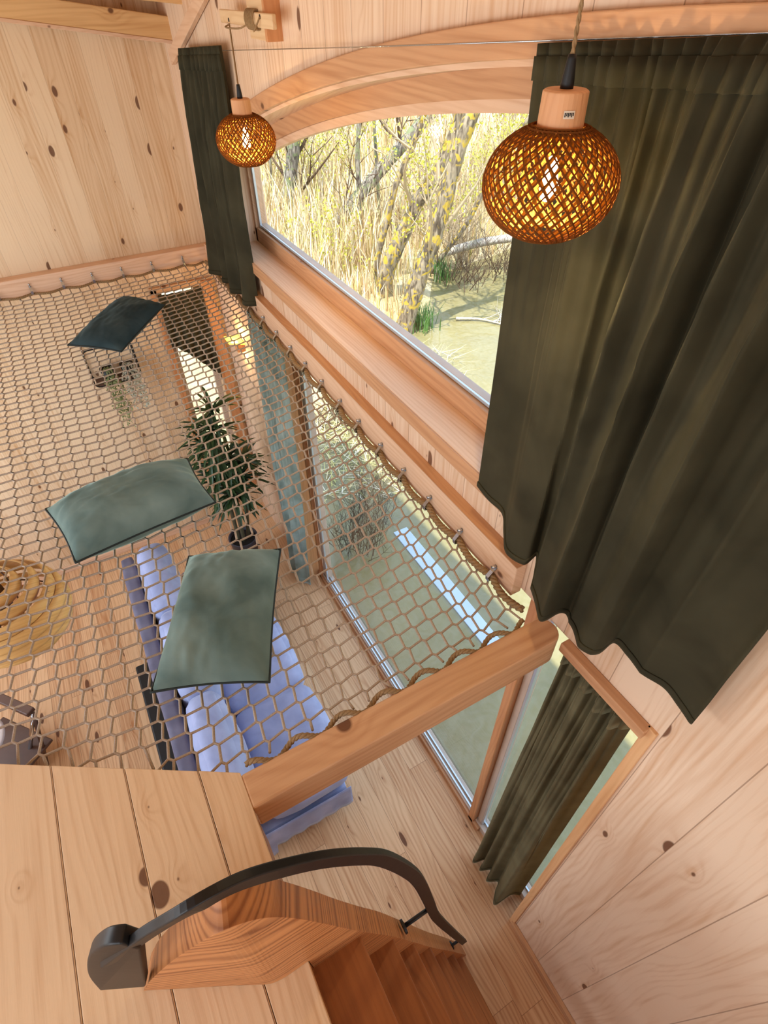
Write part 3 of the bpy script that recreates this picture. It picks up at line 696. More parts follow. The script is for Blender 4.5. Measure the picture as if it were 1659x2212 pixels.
for k in range(7 * 16 + 1):
    a = 2 * pi * k / 16; pts.append((.745 + .015 * cos(a), ca + (cb - ca) * k / (7 * 16), (z0b + z1b) / 2 + (.5 * (z1b - z0b) + .006) * sin(a)))
mb.tube(pts, .0026, 6)
e2 = at(561, 36, 0, .735); mb.tube(spline([pts[-1], (.722, cb - .02, z0b - .006), (.722, e2.y + .01, z0b + .002), e2], 6), .0024, 6)
mb.tube(spline([pts[0], (.722, ca + .02, z0b - .004), (.722, hole.y - .03, z0b - .008), hole + Vector((-.005, -.004, -.012))], 6), .0024, 6)
mb.build('wound_cord', M['rope'], cl, smooth=True)
# ------------------------------------------------------------------ roof beams
def slantbeam(name, p0, p1, h, d, mat, label):
    p0 = Vector(p0); p1 = Vector(p1); mb = MB(); e = (p1 - p0)
    a = p0 - e * 1.2
    mb.extrude([a, p1, p1 + Vector((0, 0, h)), a + Vector((0, 0, h))], (0, d, 0)); o = mb.build(name, mat, bevel=.004); tag(o, label, 'beam'); return o
A0, A1 = at(0, 38, 1, 3.46), at(378, 88, 1, 3.46)
slantbeam('roof_beam', A0, A1, .085, .10, M['roofx'], 'lower of two roof beams at the top left, resting against the far wall')
mb = MB(); q0, q1 = at(0, 47, 1, 3.458), at(385, 97, 1, 3.458); e_ = q1 - q0; q0 = q0 - e_ * 1.2
mb.extrude([q0, q1, q1 + Vector((0, 0, .014)), q0 + Vector((0, 0, .014))], (0, .16, 0)); tag(mb.build('trim_4', M['pale_x'], bevel=.002), 'pale strip under the lower roof beam', 'trim', kind='structure')
B0, B1 = at(250, -6, 1, 3.15), at(432, 14, 1, 3.15)
slantbeam('roof_beam', B0, B1, .10, .09, M['roofx'], 'upper roof beam cut by the top edge of the picture')
mb = MB(); R0, R1 = at(380, 140, 0, .795), at(452, 0, 0, .795); R0b, R1b = at(372, 110, 0, .795), at(425, 0, 0, .795)
k_ = 1.6
mb.extrude([R0, R0 + (R1 - R0) * k_, R0b + (R1b - R0b) * k_, R0b], (-.02, 0, 0)); tag(mb.build('trim_5', M['pale_y'], bevel=.002), 'pale slanting board along the roof edge of the window wall', 'trim', kind='structure')
# ------------------------------------------------------------------ stair string, treads, handrail
Nn = Vector((.096, .189, 0)).normalized()
def onang(px, py, off):
    a = Vector((-.303, .3 + off, 0)); n_ = Vector((-.096, -.189, 0)); r = ray(px, py); return CAMP + r * (n_.dot(a - CAMP) / n_.dot(r))
TOP = [onang(*p, 0) for p in ((317, 2130), (327, 2116), (366, 2081), (409, 2051), (450, 2026))] + [at(*p, 1, .2) for p in ((495, 2005), (550, 1987), (600, 1981), (645, 1985), (700, 1995))] + [Vector(p) for p in ((.035, .2, 2.11), (.075, .2, 1.95), (.119, .2, 1.781), (.191, .2, 1.462), (.29, .2, 1.02), (.389, .2, .61), (.46, .2, .30), (.53, .2, 0.0))]
BOT = [(-.303, .300, 2.081), (-.285, .291, 2.081), (-.24, .268, 2.081), (-.19, .243, 2.081), (-.14, .217, 2.081), (-.114, .204, 2.081), (-.09, .2, 2.081), (-.07, .2, 2.081), (-.055, .2, 2.081), (-.047, .2, 2.081), (-.045, .2, 2.06), (-.044, .2, 1.90), (-.035, .2, 1.72), (.045, .2, 1.38), (.145, .2, .94), (.245, .2, .53), (.315, .2, .22), (.365, .2, 0.0)]
def nrm(p): return Vector((0, 1, 0)) if p[0] > -.116 else Nn
TS = spline(TOP, 4); BS = spline(BOT, 4)
def side_n(p):
    f = max(0, min(1, (-.03 - p[0]) / .16)); return (Vector((0, 1, 0)) * (1 - f) + Nn * f).normalized()
mb = MB(); rows = []
for a, b in zip(TS, BS):
    n_ = side_n(a) * .05; rows.append([b, a, a + n_, b + n_])
mb.grid(rows, True); mb.add(rows[0], [(3, 2, 1, 0)]); mb.add(rows[-1], [(0, 1, 2, 3)])
st = thing('staircase', (.25, 0, 0), 'steep oiled wood stair dropping from the loft, with curved side board', 'stairs')
mb.build('side_board', M['string'], st, smooth=False, bevel=.003)
mb = MB(); mb.grid([[Vector((p.x, -.46, p.z)), Vector((q.x, -.46, q.z)), Vector((q.x, -.5, q.z)), Vector((p.x, -.5, p.z))] for p, q in list(zip(BS, TS))[40:]], True); mb.build('side_board', M['string'], st)
TR = [(.048, 1.985), (.128, 1.70), (.188, 1.44), (.262, 1.11), (.33, .80), (.417, .43), (.49, .12)]
TR = [(.048, 2.0), (.121, 1.73), (.185, 1.46), (.255, 1.16), (.33, .82), (.41, .46), (.485, .13)]
for x, z in TR:
    mb = MB(); mb.extrude([(x - .17, -.46, z - .03), (x - .17, .205, z - .03), (x + .004, .205, z - .03), (x + .006, -.46, z - .03)], (0, 0, .03)); mb.build('tread', M['stair'], st, bevel=.004)
hr = thing('handrail', (-.3, .3, 2.08), 'curved flat black steel handrail sweeping over the stair top', 'handrail')
HP = [onang(240, 2072, .0), onang(300, 2027, .006), onang(350, 1994, .012), onang(420, 1955, .018)] + [at(x, y, 1, .225) for x, y in ((510, 1907), (600, 1878), (700, 1856), (780, 1850), (830, 1855), (880, 1880), (905, 1905), (925, 1945), (942, 1980), (972, 2010), (1003, 2034))]
HP[-2:] = [at(975, 2012, 1, .225), at(1002, 2035, 1, .225)]
HS = spline(HP, 8)
mb = MB(); mb.sweep(HS, [(-.006, -.0135), (.006, -.0135), (.006, .0135), (-.006, .0135)], (0, 1, 0)); mb.build('rail_bar', M['black'], hr, bevel=.002)
for (bx, by), (ex, ey) in (((870, 2003), (935, 1957)), ((973, 2044), (1000, 2025))):
    b0 = at(bx, by, 1, .225); e0 = at(ex, ey, 1, .225)
    mb = MB(); mb.tube([b0 + (e0 - b0) * .0, e0], .0055, 10); mb.build('bracket_rod', M['black'], hr, smooth=True)
    d = (e0 - b0).normalized(); mb = MB(); mb.tube([b0, b0 + d * .006], .017, 20); mb.build('fixing_plate', M['black'], hr)
# black steel end wrap
EP = [onang(302, 2052, -.004), onang(262, 2040, -.004), onang(225, 2045, -.004), onang(197, 2062, -.004), onang(187, 2082, -.004), onang(192, 2112, -.004), onang(215, 2140, -.004), onang(314, 2132, -.004)]
EP = [EP[0]] + spline(EP[1:7], 5) + [EP[7]]
for p in EP: p.z = max(p.z, 2.082)
mb = MB(); mb.extrude(EP, Nn * .02); mb.build('end_post', M['black'], hr, smooth=True, bevel=.009)
# ------------------------------------------------------------------ lower room furniture
so = thing('sofa', (0, 1.9, 0), 'pale lavender-grey upholstered sofa under the net beside the window', 'sofa')
def pad(name, a, b, mat, r=.045, puff=.02, seed=0):
    "soft rounded cushion block"
    mb = MB(); N = 14; a = Vector(a); b = Vector(b); c = (a + b) / 2; h = (b - a) / 2; vs = []; faces = []
    def P(u, v, w_):
        p = Vector((u, v, w_)); q = Vector((h.x * u, h.y * v, h.z * w_))
        # superellipsoid rounding
        inn = Vector((max(-h.x + r, min(h.x - r, q.x)), max(-h.y + r, min(h.y - r, q.y)), max(-h.z + r, min(h.z - r, q.z))))
        d = q - inn
        if d.length > 1e-6: q = inn + d.normalized() * min(r, d.length)
        pf = puff * (1 - u * u) * (1 - v * v) if abs(w_) > .99 else (puff * (1 - w_ * w_) * (1 - v * v) if abs(u) > .99 else puff * (1 - u * u) * (1 - w_ * w_))
        n_ = Vector((u if abs(u) > .99 else 0, v if abs(v) > .99 else 0, w_ if abs(w_) > .99 else 0))
        q += n_ * (pf + .006 * mnoise.noise(q * 9 + Vector((seed, 0, 0))))
        return c + q
    for ax in range(3):
        for s_ in (-1, 1):
            rows = []
            for i in range(N + 1):
                row = []
                for j in range(N + 1):
                    u, v = 2 * i / N - 1, 2 * j / N - 1
                    if s_ < 0: v = -v
                    k = [0, 0, 0]; k[ax] = s_; k[(ax + 1) % 3] = u; k[(ax + 2) % 3] = v; row.append(P(*k))
                rows.append(row)
            mb.grid(rows)
    return mb.build(name, mat, so, smooth=True)
pad('back_shell', (-.345, 1.05, .12), (-.255, 2.80, .72), M['sofad'], .03, .0)
pad('seat_base', (-.26, 1.04, .10), (.36, 2.80, .30), M['sofa'], .04, .0)
for i, (a, b) in enumerate(((1.06, 1.63), (1.64, 2.21), (2.22, 2.78))):
    pad('seat_cushion', (-.06, a, .29), (.385, b, .46), M['sofa'], .06, .02, i)
    pad('back_cushion', (-.235, a, .40), (-.06, b, .80), M['sofa'], .06, .025, i + 5)
mb = MB(); rows = []
for q in range(7):
    rows.append([(-.14 + .50 * i / 50, 1.025 - .003 * sin(i * .7) * q / 6 - .004 * q / 6, .33 - .30 * q / 6 + (.10 if i > 6 else 0) * q / 6) for i in range(51)])
mb.grid(rows); mb.build('skirt', M['sofa'], so, smooth=True, solid=.004)
mb = MB(); mb.box((-.47, 1.25, .0), (-.355, 2.30, .30)); o = tag(mb.build('storage_box', M['blackp'], bevel=.01), 'long low black box standing behind the sofa back', 'box')
# potted palm
PB = Vector((.47, 3.08, 0))
pp = thing('potted_palm', PB, 'bushy dark green palm in a dark grey pot by the far window', 'plant')
mb = MB(); mb.lathe(PB, [(0, .002), (.075, .002), (.082, .01), (.105, .24), (.11, .25), (.100, .25), (.095, .21), (0, .21)], 32); mb.build('pot', M['pot'], pp, smooth=True)
mb = MB(); mb.lathe(PB, [(0, .225), (.097, .225)], 24); mb.build('soil', M['soil'], pp)
rl = random.Random(11)
stems = [((-.035, 0), (-.05, .02), .95), ((.04, .01), (.09, .0), .80), ((0, -.02), (-.02, -.02), 1.25)]
for (bx, by), (tx, ty), hh in stems:
    mb = MB(); pts = spline([PB + Vector((bx, by, .2)), PB + Vector(((bx + tx) / 2 + .01, (by + ty) / 2, hh / 2 + .1)), PB + Vector((tx, ty, hh))], 6)
    mb.tube(pts, .014, 8); mb.build('stem', M['trunkp'], pp, smooth=True)
heads = [(-.05, .02, .95, 34), (.09, .0, .80, 34), (-.02, -.02, 1.25, 34), (-.06, .0, 1.12, 28), (.05, -.02, 1.02, 30), (.02, .02, 1.36, 24), (.0, -.05, .72, 28), (-.08, -.05, .88, 26), (.12, -.05, .95, 26), (.03, .03, .66, 22)]
for hx_, hy_, hz_, nl in heads:
    mb = MB()
    for k in range(nl):
        a = rl.uniform(0, 2 * pi); el = rl.uniform(-.5, 1.2); L = rl.uniform(.17, .28)
        d = Vector((cos(a) * cos(el), sin(a) * cos(el), sin(el))); b0 = PB + Vector((hx_, hy_, hz_)); sd_ = d.cross(Vector((0, 0, 1))).normalized(); up = sd_.cross(d)
        rows = []
        for q in range(6):
            s_ = q / 5; p = b0 + d * L * s_ + Vector((0, 0, -.10 * s_ * s_)); w_ = .0125 * (sin(pi * min(1, s_ * .92 + .08)) ** .6)
            p.x = min(p.x, .79); p.y = min(p.y, 3.63)
            rows.append([p - sd_ * w_, p - up * w_ * .35, p + sd_ * w_])
        mb.grid(rows)
    mb.build('leaves', M['palmleaf'], pp)
# wire shelf with trailing plants
sh = thing('wire_shelf', (.04, 3.6, 1.5), 'black wire-framed wall shelf under the far cushion', 'shelf')
def rrect(x0, x1, z0, z1, y, r=.03):
    P = []
    for cx_, cz_, a0 in ((x1 - r, z1 - r, 0), (x0 + r, z1 - r, pi / 2), (x0 + r, z0 + r, pi), (x1 - r, z0 + r, 1.5 * pi)):
        for k in range(5): a = a0 + pi / 2 * k / 4; P.append((cx_ + r * cos(a), y, cz_ + r * sin(a)))
    return P
for y in (3.53, 3.64):
    mb = MB(); mb.tube(rrect(-.095, .185, 1.475, 1.72, y), .0045, 6, close=True); mb.build('frame', M['black'], sh, smooth=True)
for x, z in ((-.095, 1.60), (.185, 1.60), (.0, 1.475), (.09, 1.475)):
    mb = MB(); mb.tube([(x, 3.53, z), (x, 3.64, z)], .004, 6); mb.build('cross_wire', M['black'], sh)
mb = MB(); mb.box((-.085, 3.53, 1.478), (.175, 3.64, 1.486)); mb.build('shelf_board', M['brownp'], sh)
def trailing(x, hang, mat, label):
    t = thing('trailing_plant', (x, 3.585, 1.487), label, 'plant')
    mb = MB(); mb.lathe((x, 3.585, 1.487), [(0, 0), (.032, 0), (.042, .075), (.038, .075), (.034, .06), (0, .06)], 20); mb.build('pot', M['blackp'], t, smooth=True)
    mb = MB()
    for k in range(15):
        a = rl.uniform(-1, 1); L = hang * rl.uniform(.5, 1); n = 16; pts = []
        for q in range(n):
            s_ = q / (n - 1); out = min(1, s_ * 4)
            pts.append(Vector((x + .035 * a * (.3 + out) + .012 * sin(q + k), 3.57 - .08 * out + .01 * sin(k), 1.555 + .03 * sin(min(1, s_ * 5) * pi) - L * max(0, s_ - .12) * 1.1)))
        mb.tube(pts, .0012, 4)
        for q in range(3, n):
            for m in range(2):
                p = pts[q] + Vector((rl.uniform(-.008, .008), rl.uniform(-.008, .008), rl.uniform(-.01, .01))); d = Vector((rl.uniform(-1, 1), rl.uniform(-1, .3), rl.uniform(-1, .6))).normalized() * .015; e = d.cross(Vector((rl.uniform(-1, 1), 1, rl.uniform(-1, 1)))).normalized() * .006
                mb.add([p, p + d * .5 + e, p + d, p + d * .5 - e], [(0, 1, 2, 3)])
    mb.build('foliage', mat, t)
trailing(.0, .42, M['vine'], 'green trailing plant spilling from the left of the wire shelf')
trailing(.12, .30, M['vine2'], 'paler trailing plant spilling from the right of the wire shelf')
# wall sconce
sc = thing('wall_sconce', (.80, 3.24, 1.7), 'small lit yellow wall lamp on the window wall behind the net', 'lamp')
mb = MB(); mb.box((.75, 3.215, 1.63), (.80, 3.27, 1.70)); mb.build('body', M['trim_z'], sc, bevel=.006)
mb = MB(); mb.extrude([(.79, 3.17, 1.70), (.79, 3.31, 1.70), (.70, 3.29, 1.715), (.70, 3.19, 1.715)], (0, 0, .008)); mb.build('light_panel', M['glow'], sc)
for dz, e in ((.04, 1.8), (-.10, 1.2)):
    l = bpy.data.lights.new('sconce_light', 'POINT'); l.energy = e; l.color = (1, .62, .22); l.shadow_soft_size = .02
    o = bpy.data.objects.new('sconce_light', l); COL.objects.link(o); o.parent = sc; o.location = (-.045, 0, dz)
# veneer pendant
VL = CAMP + ray(22, 1322) / FPX * 2.15
vl = thing('veneer_lamp', VL, 'big round pendant lamp of curled wood veneer bands below the net at left', 'lamp')
for k in range(8):
    th = .42 + 2.2 * k / 7; R = .205; r = R * sin(th); z = R * .80 * cos(th); w_ = .044
    mb = MB(); lean = .5 * cos(th)
    prof = [(r - .010, z + w_ * .6), (r + .004, z + .01), (r + .010, z - .01), (r + .008, z - w_ * .55)]
    n = 60; rows = []
    for q in range(n + 1):
        a = 2 * pi * q / n; wob = .010 * sin(a + k * .5)
        rows.append([(VL.x + p[0] * cos(a), VL.y + p[0] * sin(a), VL.z + p[1] + wob) for p in prof])
    mb.grid(rows); mb.build('veneer_band', M['veneer'], vl, smooth=True, solid=.003)
mb = MB(); mb.tube([VL + Vector((0, 0, .16)), Vector((VL.x, VL.y, 2.04))], .004, 6); mb.build('cord', M['blackp'], vl)
mb = MB(); mb.lathe(VL, [(0, .17), (.03, .17), (.035, .06), (.02, .02), (0, .02)], 16); mb.build('socket', M['brownp'], vl, smooth=True)
for a in (0, pi / 2, pi, 1.5 * pi):
    mb = MB(); pts = [(VL.x + .19 * sin(th) * cos(a), VL.y + .19 * sin(th) * sin(a), VL.z + .16 * cos(th)) for th in [.15 + 2.8 * q / 14 for q in range(15)]]; mb.tube(pts, .003, 5); mb.build('inner_rib', M['brownp'], vl)
# chair and table at the lower left
ch = thing('chair', (-1.15, 2.0, 0), 'brown chair with chrome tube legs below the net at the left edge', 'chair')
J0 = at(72, 1540, 2, .46)
for (px, py), m_ in (((62, 1655), 'chrome'), ((102, 1652), 'brownp')):
    e = at(px, py, 2, 0.02); f = J0 + (e - J0); mb = MB(); mb.tube([J0, f], .011, 10); mb.build('leg', M[m_], ch, smooth=True)
K0 = at(-40, 1490, 2, .46)
for (px, py) in ((-60, 1640), (-20, 1640)):
    e = at(px, py, 2, 0.02); mb = MB(); mb.tube([K0, e], .011, 10); mb.build('leg', M['chrome'], ch, smooth=True)
mb = MB(); d = (J0 - K0).normalized(); nn = Vector((-d.y, d.x, 0)); mb.extrude([K0 + nn * .02, J0 + nn * .02, J0 - nn * .03, K0 - nn * .03], (0, 0, .03)); mb.build('seat_rail', M['brownp'], ch, bevel=.006)
q = [K0 - nn * .02, J0 - nn * .02, J0 - nn * .38, K0 - nn * .38]; mb = MB(); mb.extrude([p + Vector((0, 0, -.30)) for p in q], (0, 0, .02)); mb.build('lower_panel', M['brownp'], ch, bevel=.006)
TB = at(-70, 1610, 2, .55); sd2 = thing('side_table', (TB.x, TB.y, 0), 'pale round table just showing at the left edge of the net view', 'table')
mb = MB(); mb.lathe((TB.x, TB.y, .53), [(0, 0), (.155, 0), (.165, .01), (.155, .022), (0, .022)], 40); mb.build('table_top', M['white'], sd2, smooth=True)
mb = MB(); mb.lathe((TB.x, TB.y, 0), [(0, 0), (.10, 0), (.10, .012), (.02, .02), (.018, .53)], 24); mb.build('pedestal', M['blackp'], sd2, smooth=True)
# ------------------------------------------------------------------ outside
ZW = -.6
wt = MB(); wt.add([(-8, -30, ZW), (70, -30, ZW), (70, 70, ZW), (-8, 70, ZW)], [(0, 1, 2, 3)]); struct(wt.build('pond', M['water']), 'shallow olive-yellow pond below the windows', 'water')
shore = [(-10, 4.6), (1.2, 4.9), (2.2, 5.4), (4.4, 7.0), (5.5, 8.1), (8.0, 8.9), (12, 9.6), (20, 13), (60, 26)]
def shoreY(x):
    for (a, b), (c, d) in zip(shore, shore[1:]):
        if x <= c: return b + (d - b) * max(0, (x - a) / (c - a))
    return 30
def gz(x, y):
    d = y - shoreY(x) + .35 * mnoise.noise(Vector((x * .9, y * .9, 0)))
    return ZW - .06 + (min(d, .8) * .45 if d > 0 else d * .25) + (max(0, d - .8) * .02) + .06 * mnoise.noise(Vector((x * 2, y * 2, 1)))
mb = MB(); xs_ = [-8 + 1.0 * (1.055 ** k - 1) / .055 * .25 for k in range(62)]; rows = []
nx, ny = 150, 130
rows = [[(x, y, gz(x, y)) for x in [-6 + 50 * (i / nx) ** 1.3 for i in range(nx + 1)]] for y in [3.9 + 50 * (j / ny) ** 1.8 for j in range(ny + 1)]]
mb.grid(rows); struct(mb.build('ground', M['ground'], smooth=True), 'straw-coloured bank of dry grass beyond the pond', 'ground')
struct(boxobj('trim_6', (.972, -2.1, -.5), (.99, YF + .16, -.02), M['render']), 'dark outer edge of the house base', 'trim')
mb = MB(); mb.box((1.90, 1.55, ZW - .02), (2.05, 3.25, ZW + .012)); tag(mb.build('water_strip', M['strip'], bevel=.004), 'pale blue-white straight strip lying at the water surface', 'board')  # thin pale box lying level with the pond surface
rg = random.Random(5)
# reeds and dry grass (beyond count)
mb = MB()
def blade(p, h, lean, w_):
    a = rg.uniform(0, 2 * pi); d = Vector((cos(a), sin(a), 0)); s_ = Vector((-sin(a), cos(a), 0)) * w_
    q = p + Vector((0, 0, h * .6)) + d * lean * .3; t_ = p + Vector((0, 0, h)) + d * lean
    mb.add([p - s_, p + s_, q + s_ * .7, q - s_ * .7, t_], [(0, 1, 2, 3), (3, 2, 4)])
cnt = 0
while cnt < 21000:
    px, py = rg.uniform(520, 1250), rg.uniform(150, 800)
    r = ray(px, py); t_ = (ZW + .2 - CAMP.z) / r.z; p = CAMP + r * t_
    x, y = p.x + rg.gauss(0, .15), p.y + rg.gauss(0, .15); d = y - shoreY(x)
    if d < .15 or x > 40 or y > 45: continue
    if d < .9 and rg.random() < .6: continue
    D = math.hypot(x, y); mb.cur = rg.choice((0, 0, 1, 1, 2, 2, 3, 4)); h = rg.uniform(.25, .9) * (1.0 + .03 * D) * (.55 if d < 1.5 else 1)
    blade(Vector((x, y, gz(x, y) - .03)), h, rg.uniform(0, .45) * h, .0016 * D * rg.uniform(.45, 1.2)); cnt += 1
reed = mb.build('reed_bed', [M['reed%d' % i] for i in range(5)]); tag(reed, 'dense straw-coloured reeds and dry grass covering the bank', 'reeds', kind='stuff')
# fallen straw at the water's edge
def onvert(px, py, base):
    "point on the upright plane through base that faces the house"
    h_ = Vector((base.x - CAMP.x, base.y - CAMP.y, 0)).normalized(); r = ray(px, py); return CAMP + r * (h_.dot(base - CAMP) / h_.dot(r))
def grow(mb, p, d, L, r, depth, leaves=None, up=.3):
    n = 5; pts = [p]; q = p.copy(); dd = d.normalized()
    for k in range(n):
        dd = (dd + Vector((rg.uniform(-.25, .25), rg.uniform(-.25, .25), rg.uniform(-.12, .25) * up / .3))).normalized(); q = q + dd * L / n; pts.append(q)
    mb.tube(pts, r, 4 if r < .02 else 7, [1 - .75 * k / n for k in range(n + 1)], caps=False)
    if depth > 0:
        for k in range(rg.randint(2, 4)):
            i = rg.randint(1, n); a = Vector((rg.uniform(-1, 1), rg.uniform(-1, 1), rg.uniform(-.2, 1))).normalized()
            grow(mb, pts[i], (dd * .7 + a).normalized(), L * rg.uniform(.45, .75), r * .5, depth - 1, leaves, up)
    if leaves is not None and depth <= 1:
        for k in range(5): leaves.append(pts[rg.randint(1, n)] + Vector((rg.uniform(-.05, .05), rg.uniform(-.05, .05), rg.uniform(-.05, .05))))
def leafmesh(pts, s_, mat, parent):
    mb = MB()
    for p in pts:
        d = Vector((rg.uniform(-1, 1), rg.uniform(-1, 1), rg.uniform(-1, 1))).normalized() * s_; e = d.cross(Vector((rg.uniform(-1, 1), rg.uniform(-1, 1), .3))).normalized() * s_ * .35
        mb.add([p, p + d * .5 + e, p + d, p + d * .5 - e], [(0, 1, 2, 3)])
    o = mb.build('leaves', mat, parent); o['kind'] = 'stuff'; return o
def tree(name, pix, r0, mat, label, branches=10, bl=1.2, leaf=True, taper=.55, zbase=ZW + .1, depth=2, cat='tree'):
    base = at(pix[0][0], pix[0][1], 2, zbase); base.z = zbase
    P = [base + Vector((0, 0, -.15))] + [onvert(x, y, base) for x, y in pix[1:]]
    last = P[-1] + (P[-1] - P[-2]).normalized() * 1.2; P.append(last)
    # a little real depth to the lean
    h_ = Vector((base.x, base.y, 0)).normalized()
    pts = spline(P, 6); n = len(pts)
    t = thing(name, base, label, cat)
    mb = MB(); mb.tube(pts, r0, 12, [1 - (1 - taper) * k / (n - 1) + .05 * sin(k * 1.7) for k in range(n)]); mb.build('trunk', mat, t, smooth=True)
    mb = MB(); lv = [] if leaf else None
    for k in range(branches):
        i = rg.randint(max(1, n // 5), n - 1); T = (pts[i] - pts[i - 1]).normalized(); a = Vector((rg.uniform(-1, 1), rg.uniform(-1, 1), rg.uniform(0, 1))).normalized()
        grow(mb, pts[i], (T * .6 + a).normalized(), bl * rg.uniform(.6, 1.2), r0 * rg.uniform(.10, .28), depth, lv)
    if branches: mb.build('branches', M['twig'] if mat != M['barkg'] else M['twigd'], t, smooth=True)
    if lv: leafmesh(lv, .045, M['leafy'], t)
    return t
tree('willow_tree', [(868, 705), (905, 600), (935, 520), (958, 440), (988, 330), (1035, 210)], .14, M['bark'], 'thick grey willow trunk with yellow lichen, nearest the water', 14, 1.2)
tree('willow_tree', [(815, 655), (838, 580), (870, 505), (905, 430), (950, 370), (985, 280), (1003, 205)], .135, M['bark'], 'thick forked lichen-covered willow left of the nearest trunk', 14, 1.2)
tree('willow_tree', [(797, 640), (815, 555), (835, 480), (855, 400), (893, 310), (925, 225)], .06, M['bark'], 'slender pale willow stem rising beside the forked trunk', 8, .9)
tree('willow_tree', [(918, 585), (965, 540), (1010, 480), (1045, 410), (1090, 330), (1160, 230)], .05, M['bark'], 'thin willow stem slanting right over the pond', 10, .9)
tree('dark_tree', [(622, 522), (620, 460), (628, 380), (636, 300), (640, 235)], .15, M['barkg'], 'upright grey tree at the far left of the window view', 12, 1.5)
tree('dark_tree', [(775, 560), (778, 450), (772, 340), (778, 220)], .05, M['barkg'], 'thin upright brown sapling in the middle of the window view', 7, 1.0)
tree('dark_tree', [(822, 540), (818, 440), (812, 330), (806, 220)], .035, M['barkg'], 'very thin upright sapling just right of the brown sapling', 7, 1.0)
tree('dark_tree', [(600, 500), (590, 420), (583, 330), (585, 260)], .03, M['barkg'], 'thin dark sapling next to the window side frame', 10, 1.2)
tree('leaning_log', [(680, 562), (715, 500), (770, 430), (820, 370), (868, 315)], .12, M['barkg'], 'dead dark trunk leaning to the right across the reeds', 5, .8, leaf=False, taper=.8, cat='log')
b0 = at(955, 548, 2, ZW + .3); b1 = onvert(1015, 530, b0); b2 = onvert(1075, 518, b0); b3 = onvert(1200, 505, b0)
mb = MB(); mb.tube(spline([b0, b1, b2, b3], 5), .07, 10, None); tag(mb.build('fallen_log', M['barkw'], smooth=True), 'bleached white fallen log lying out over the pond', 'log')
b0 = at(985, 688, 2, ZW + .04); mb = MB(); e1 = at(1040, 690, 2, ZW + .03); e2_ = at(1100, 705, 2, ZW + .02)
mb.tube(spline([b0, e1, e2_], 5), .025, 7, [1 - .06 * k for k in range(11)])
for k in range(6): grow(mb, e1.lerp(e2_, rg.random()), Vector((1, rg.uniform(-1, 1), .1)), .5, .008, 1, None, .05)
tag(mb.build('floating_branch', M['barkw'], smooth=True), 'bare branch floating in the pond near the big curtain', 'branch')
# thickets
def thicket(px, py, n, L, label, mat, leaf=True, z=ZW + .05, spread=.5, r=.012, dep=2):
    c = at(px, py, 2, z); t = thing('thicket', c, label, 'bush'); mb = MB(); lv = []
    for k in range(n):
        a = rg.uniform(0, 2 * pi); p = c + Vector((cos(a) * spread * rg.random(), sin(a) * spread * rg.random(), 0)); grow(mb, p, Vector((rg.uniform(-.7, .7), rg.uniform(-.7, .7), 1)), L * rg.uniform(.6, 1.2), r, dep, lv)
    mb.build('twigs', mat, t)
    if leaf: leafmesh(lv, .05, M['leafy'], t)
    return t
thicket(985, 560, 44, 1.3, 'tangle of pale bare twigs at the water edge right of the willows', M['twig'], False)
thicket(1080, 480, 50, 1.7, 'pale tangled bush overhanging the pond behind the big lamp', M['twig'])
thicket(1110, 330, 60, 2.8, 'wide pale leafy bush behind the slanting willow stem', M['twig'], spread=1.4, r=.016)
thicket(700, 480, 22, 1.6, 'loose twiggy bush in the reeds left of the leaning trunk', M['twig'], spread=.8)
thicket(730, 330, 30, 3.0, 'distant yellow-green bush beyond the leaning trunk', M['twig'], spread=1.6, r=.02)
thicket(640, 330, 24, 3.0, 'distant bare bush behind the upright grey tree', M['twigd'], spread=1.6, r=.02)
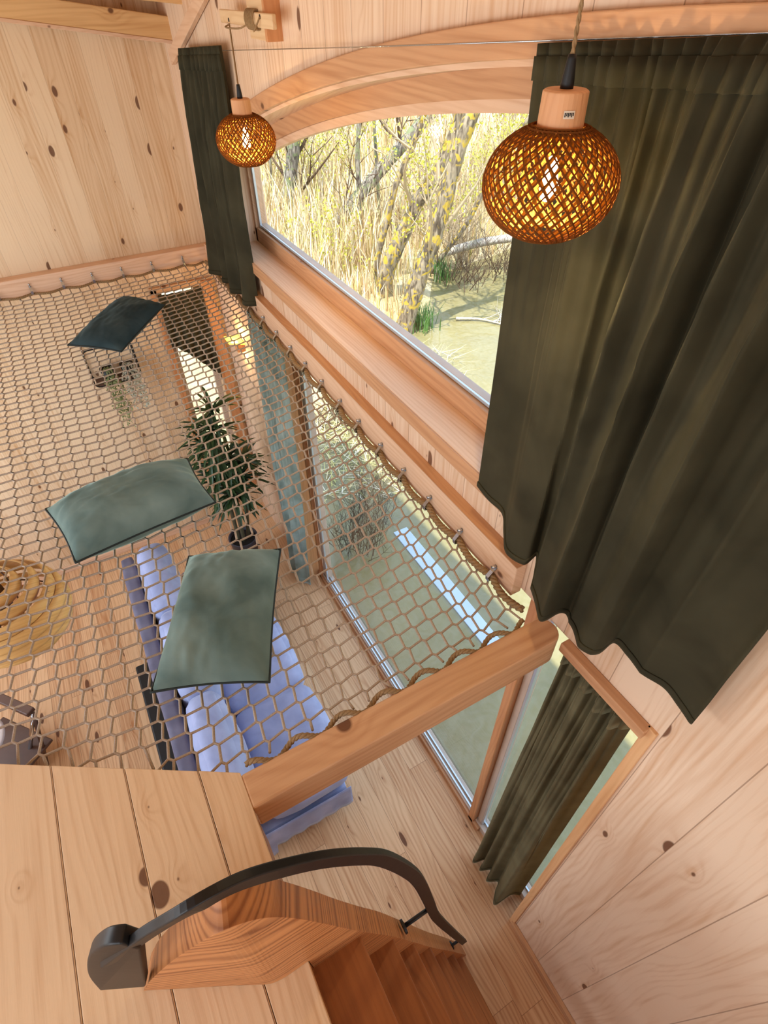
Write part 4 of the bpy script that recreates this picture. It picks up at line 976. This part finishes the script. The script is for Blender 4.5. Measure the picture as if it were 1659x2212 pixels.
thicket(900, 300, 48, 3.4, 'distant tall leafy bush behind the willow trunks', M['twig'], spread=2.0, r=.02)
thicket(720, 620, 16, .9, 'low dry bush in the reeds just beyond the window frame', M['twig'], spread=.5)
thicket(740, 905, 26, .45, 'dark low bush on the bank seen through the lower window', M['twigd'], False, spread=.3, r=.006)
thicket(775, 1175, 60, .42, 'brown heap of dead twigs in the shaded water below the net', M['twigd'], False, spread=.28, r=.0035)
thicket(800, 1100, 26, .55, 'sparse dark stems standing in the water beyond the twig heap', M['twigd'], False, spread=.25, r=.003)
thicket(1010, 612, 34, .55, 'low dark tangle of roots and twigs under the fallen white log', M['twigd'], False, spread=.5, r=.008)
thicket(1085, 590, 30, .6, 'dark twiggy clump in the pond beyond the fallen white log', M['twigd'], False, spread=.5, r=.008)
for px, py, lab in ((912, 706, 'tuft of green iris blades at the foot of the nearest willow'), (950, 600, 'tuft of green iris blades on the bank right of the nearest willow')):
    c = at(px, py, 2, ZW + .03); mb = MB()
    for k in range(70): blade(c + Vector((rg.gauss(0, .10), rg.gauss(0, .10), -.05)), rg.uniform(.25, .5), rg.uniform(.05, .2), .010)
    tag(mb.build('iris_clump', M['iris']), lab, 'plant')
mb = MB()
for k in range(2600):
    px, py = rg.uniform(650, 1000), rg.uniform(760, 1080); p = at(px, py, 2, ZW + .02)
    if shoreY(p.x) - p.y > 1.1 * rg.random() ** 2 * 3: continue
    mb.cur = rg.choice((0, 1, 2, 4)); a = rg.uniform(0, 2 * pi); d = Vector((cos(a), sin(a), rg.uniform(.05, .7))) * rg.uniform(.15, .4); s_ = Vector((-sin(a), cos(a), 0)) * .005
    mb.add([p - s_, p + s_, p + d], [(0, 1, 2)])
tag(mb.build('water_edge_grass', [M['reed%d' % i] for i in range(5)]), 'loose dry stalks and grass along the near water edge', 'grass', kind='stuff')
S.cycles.use_denoising = True
S.cycles.max_bounces = 8; S.cycles.diffuse_bounces = 5; S.cycles.transparent_max_bounces = 12
S.cycles.caustics_reflective = False; S.cycles.caustics_refractive = False; S.cycles.sample_clamp_indirect = 6
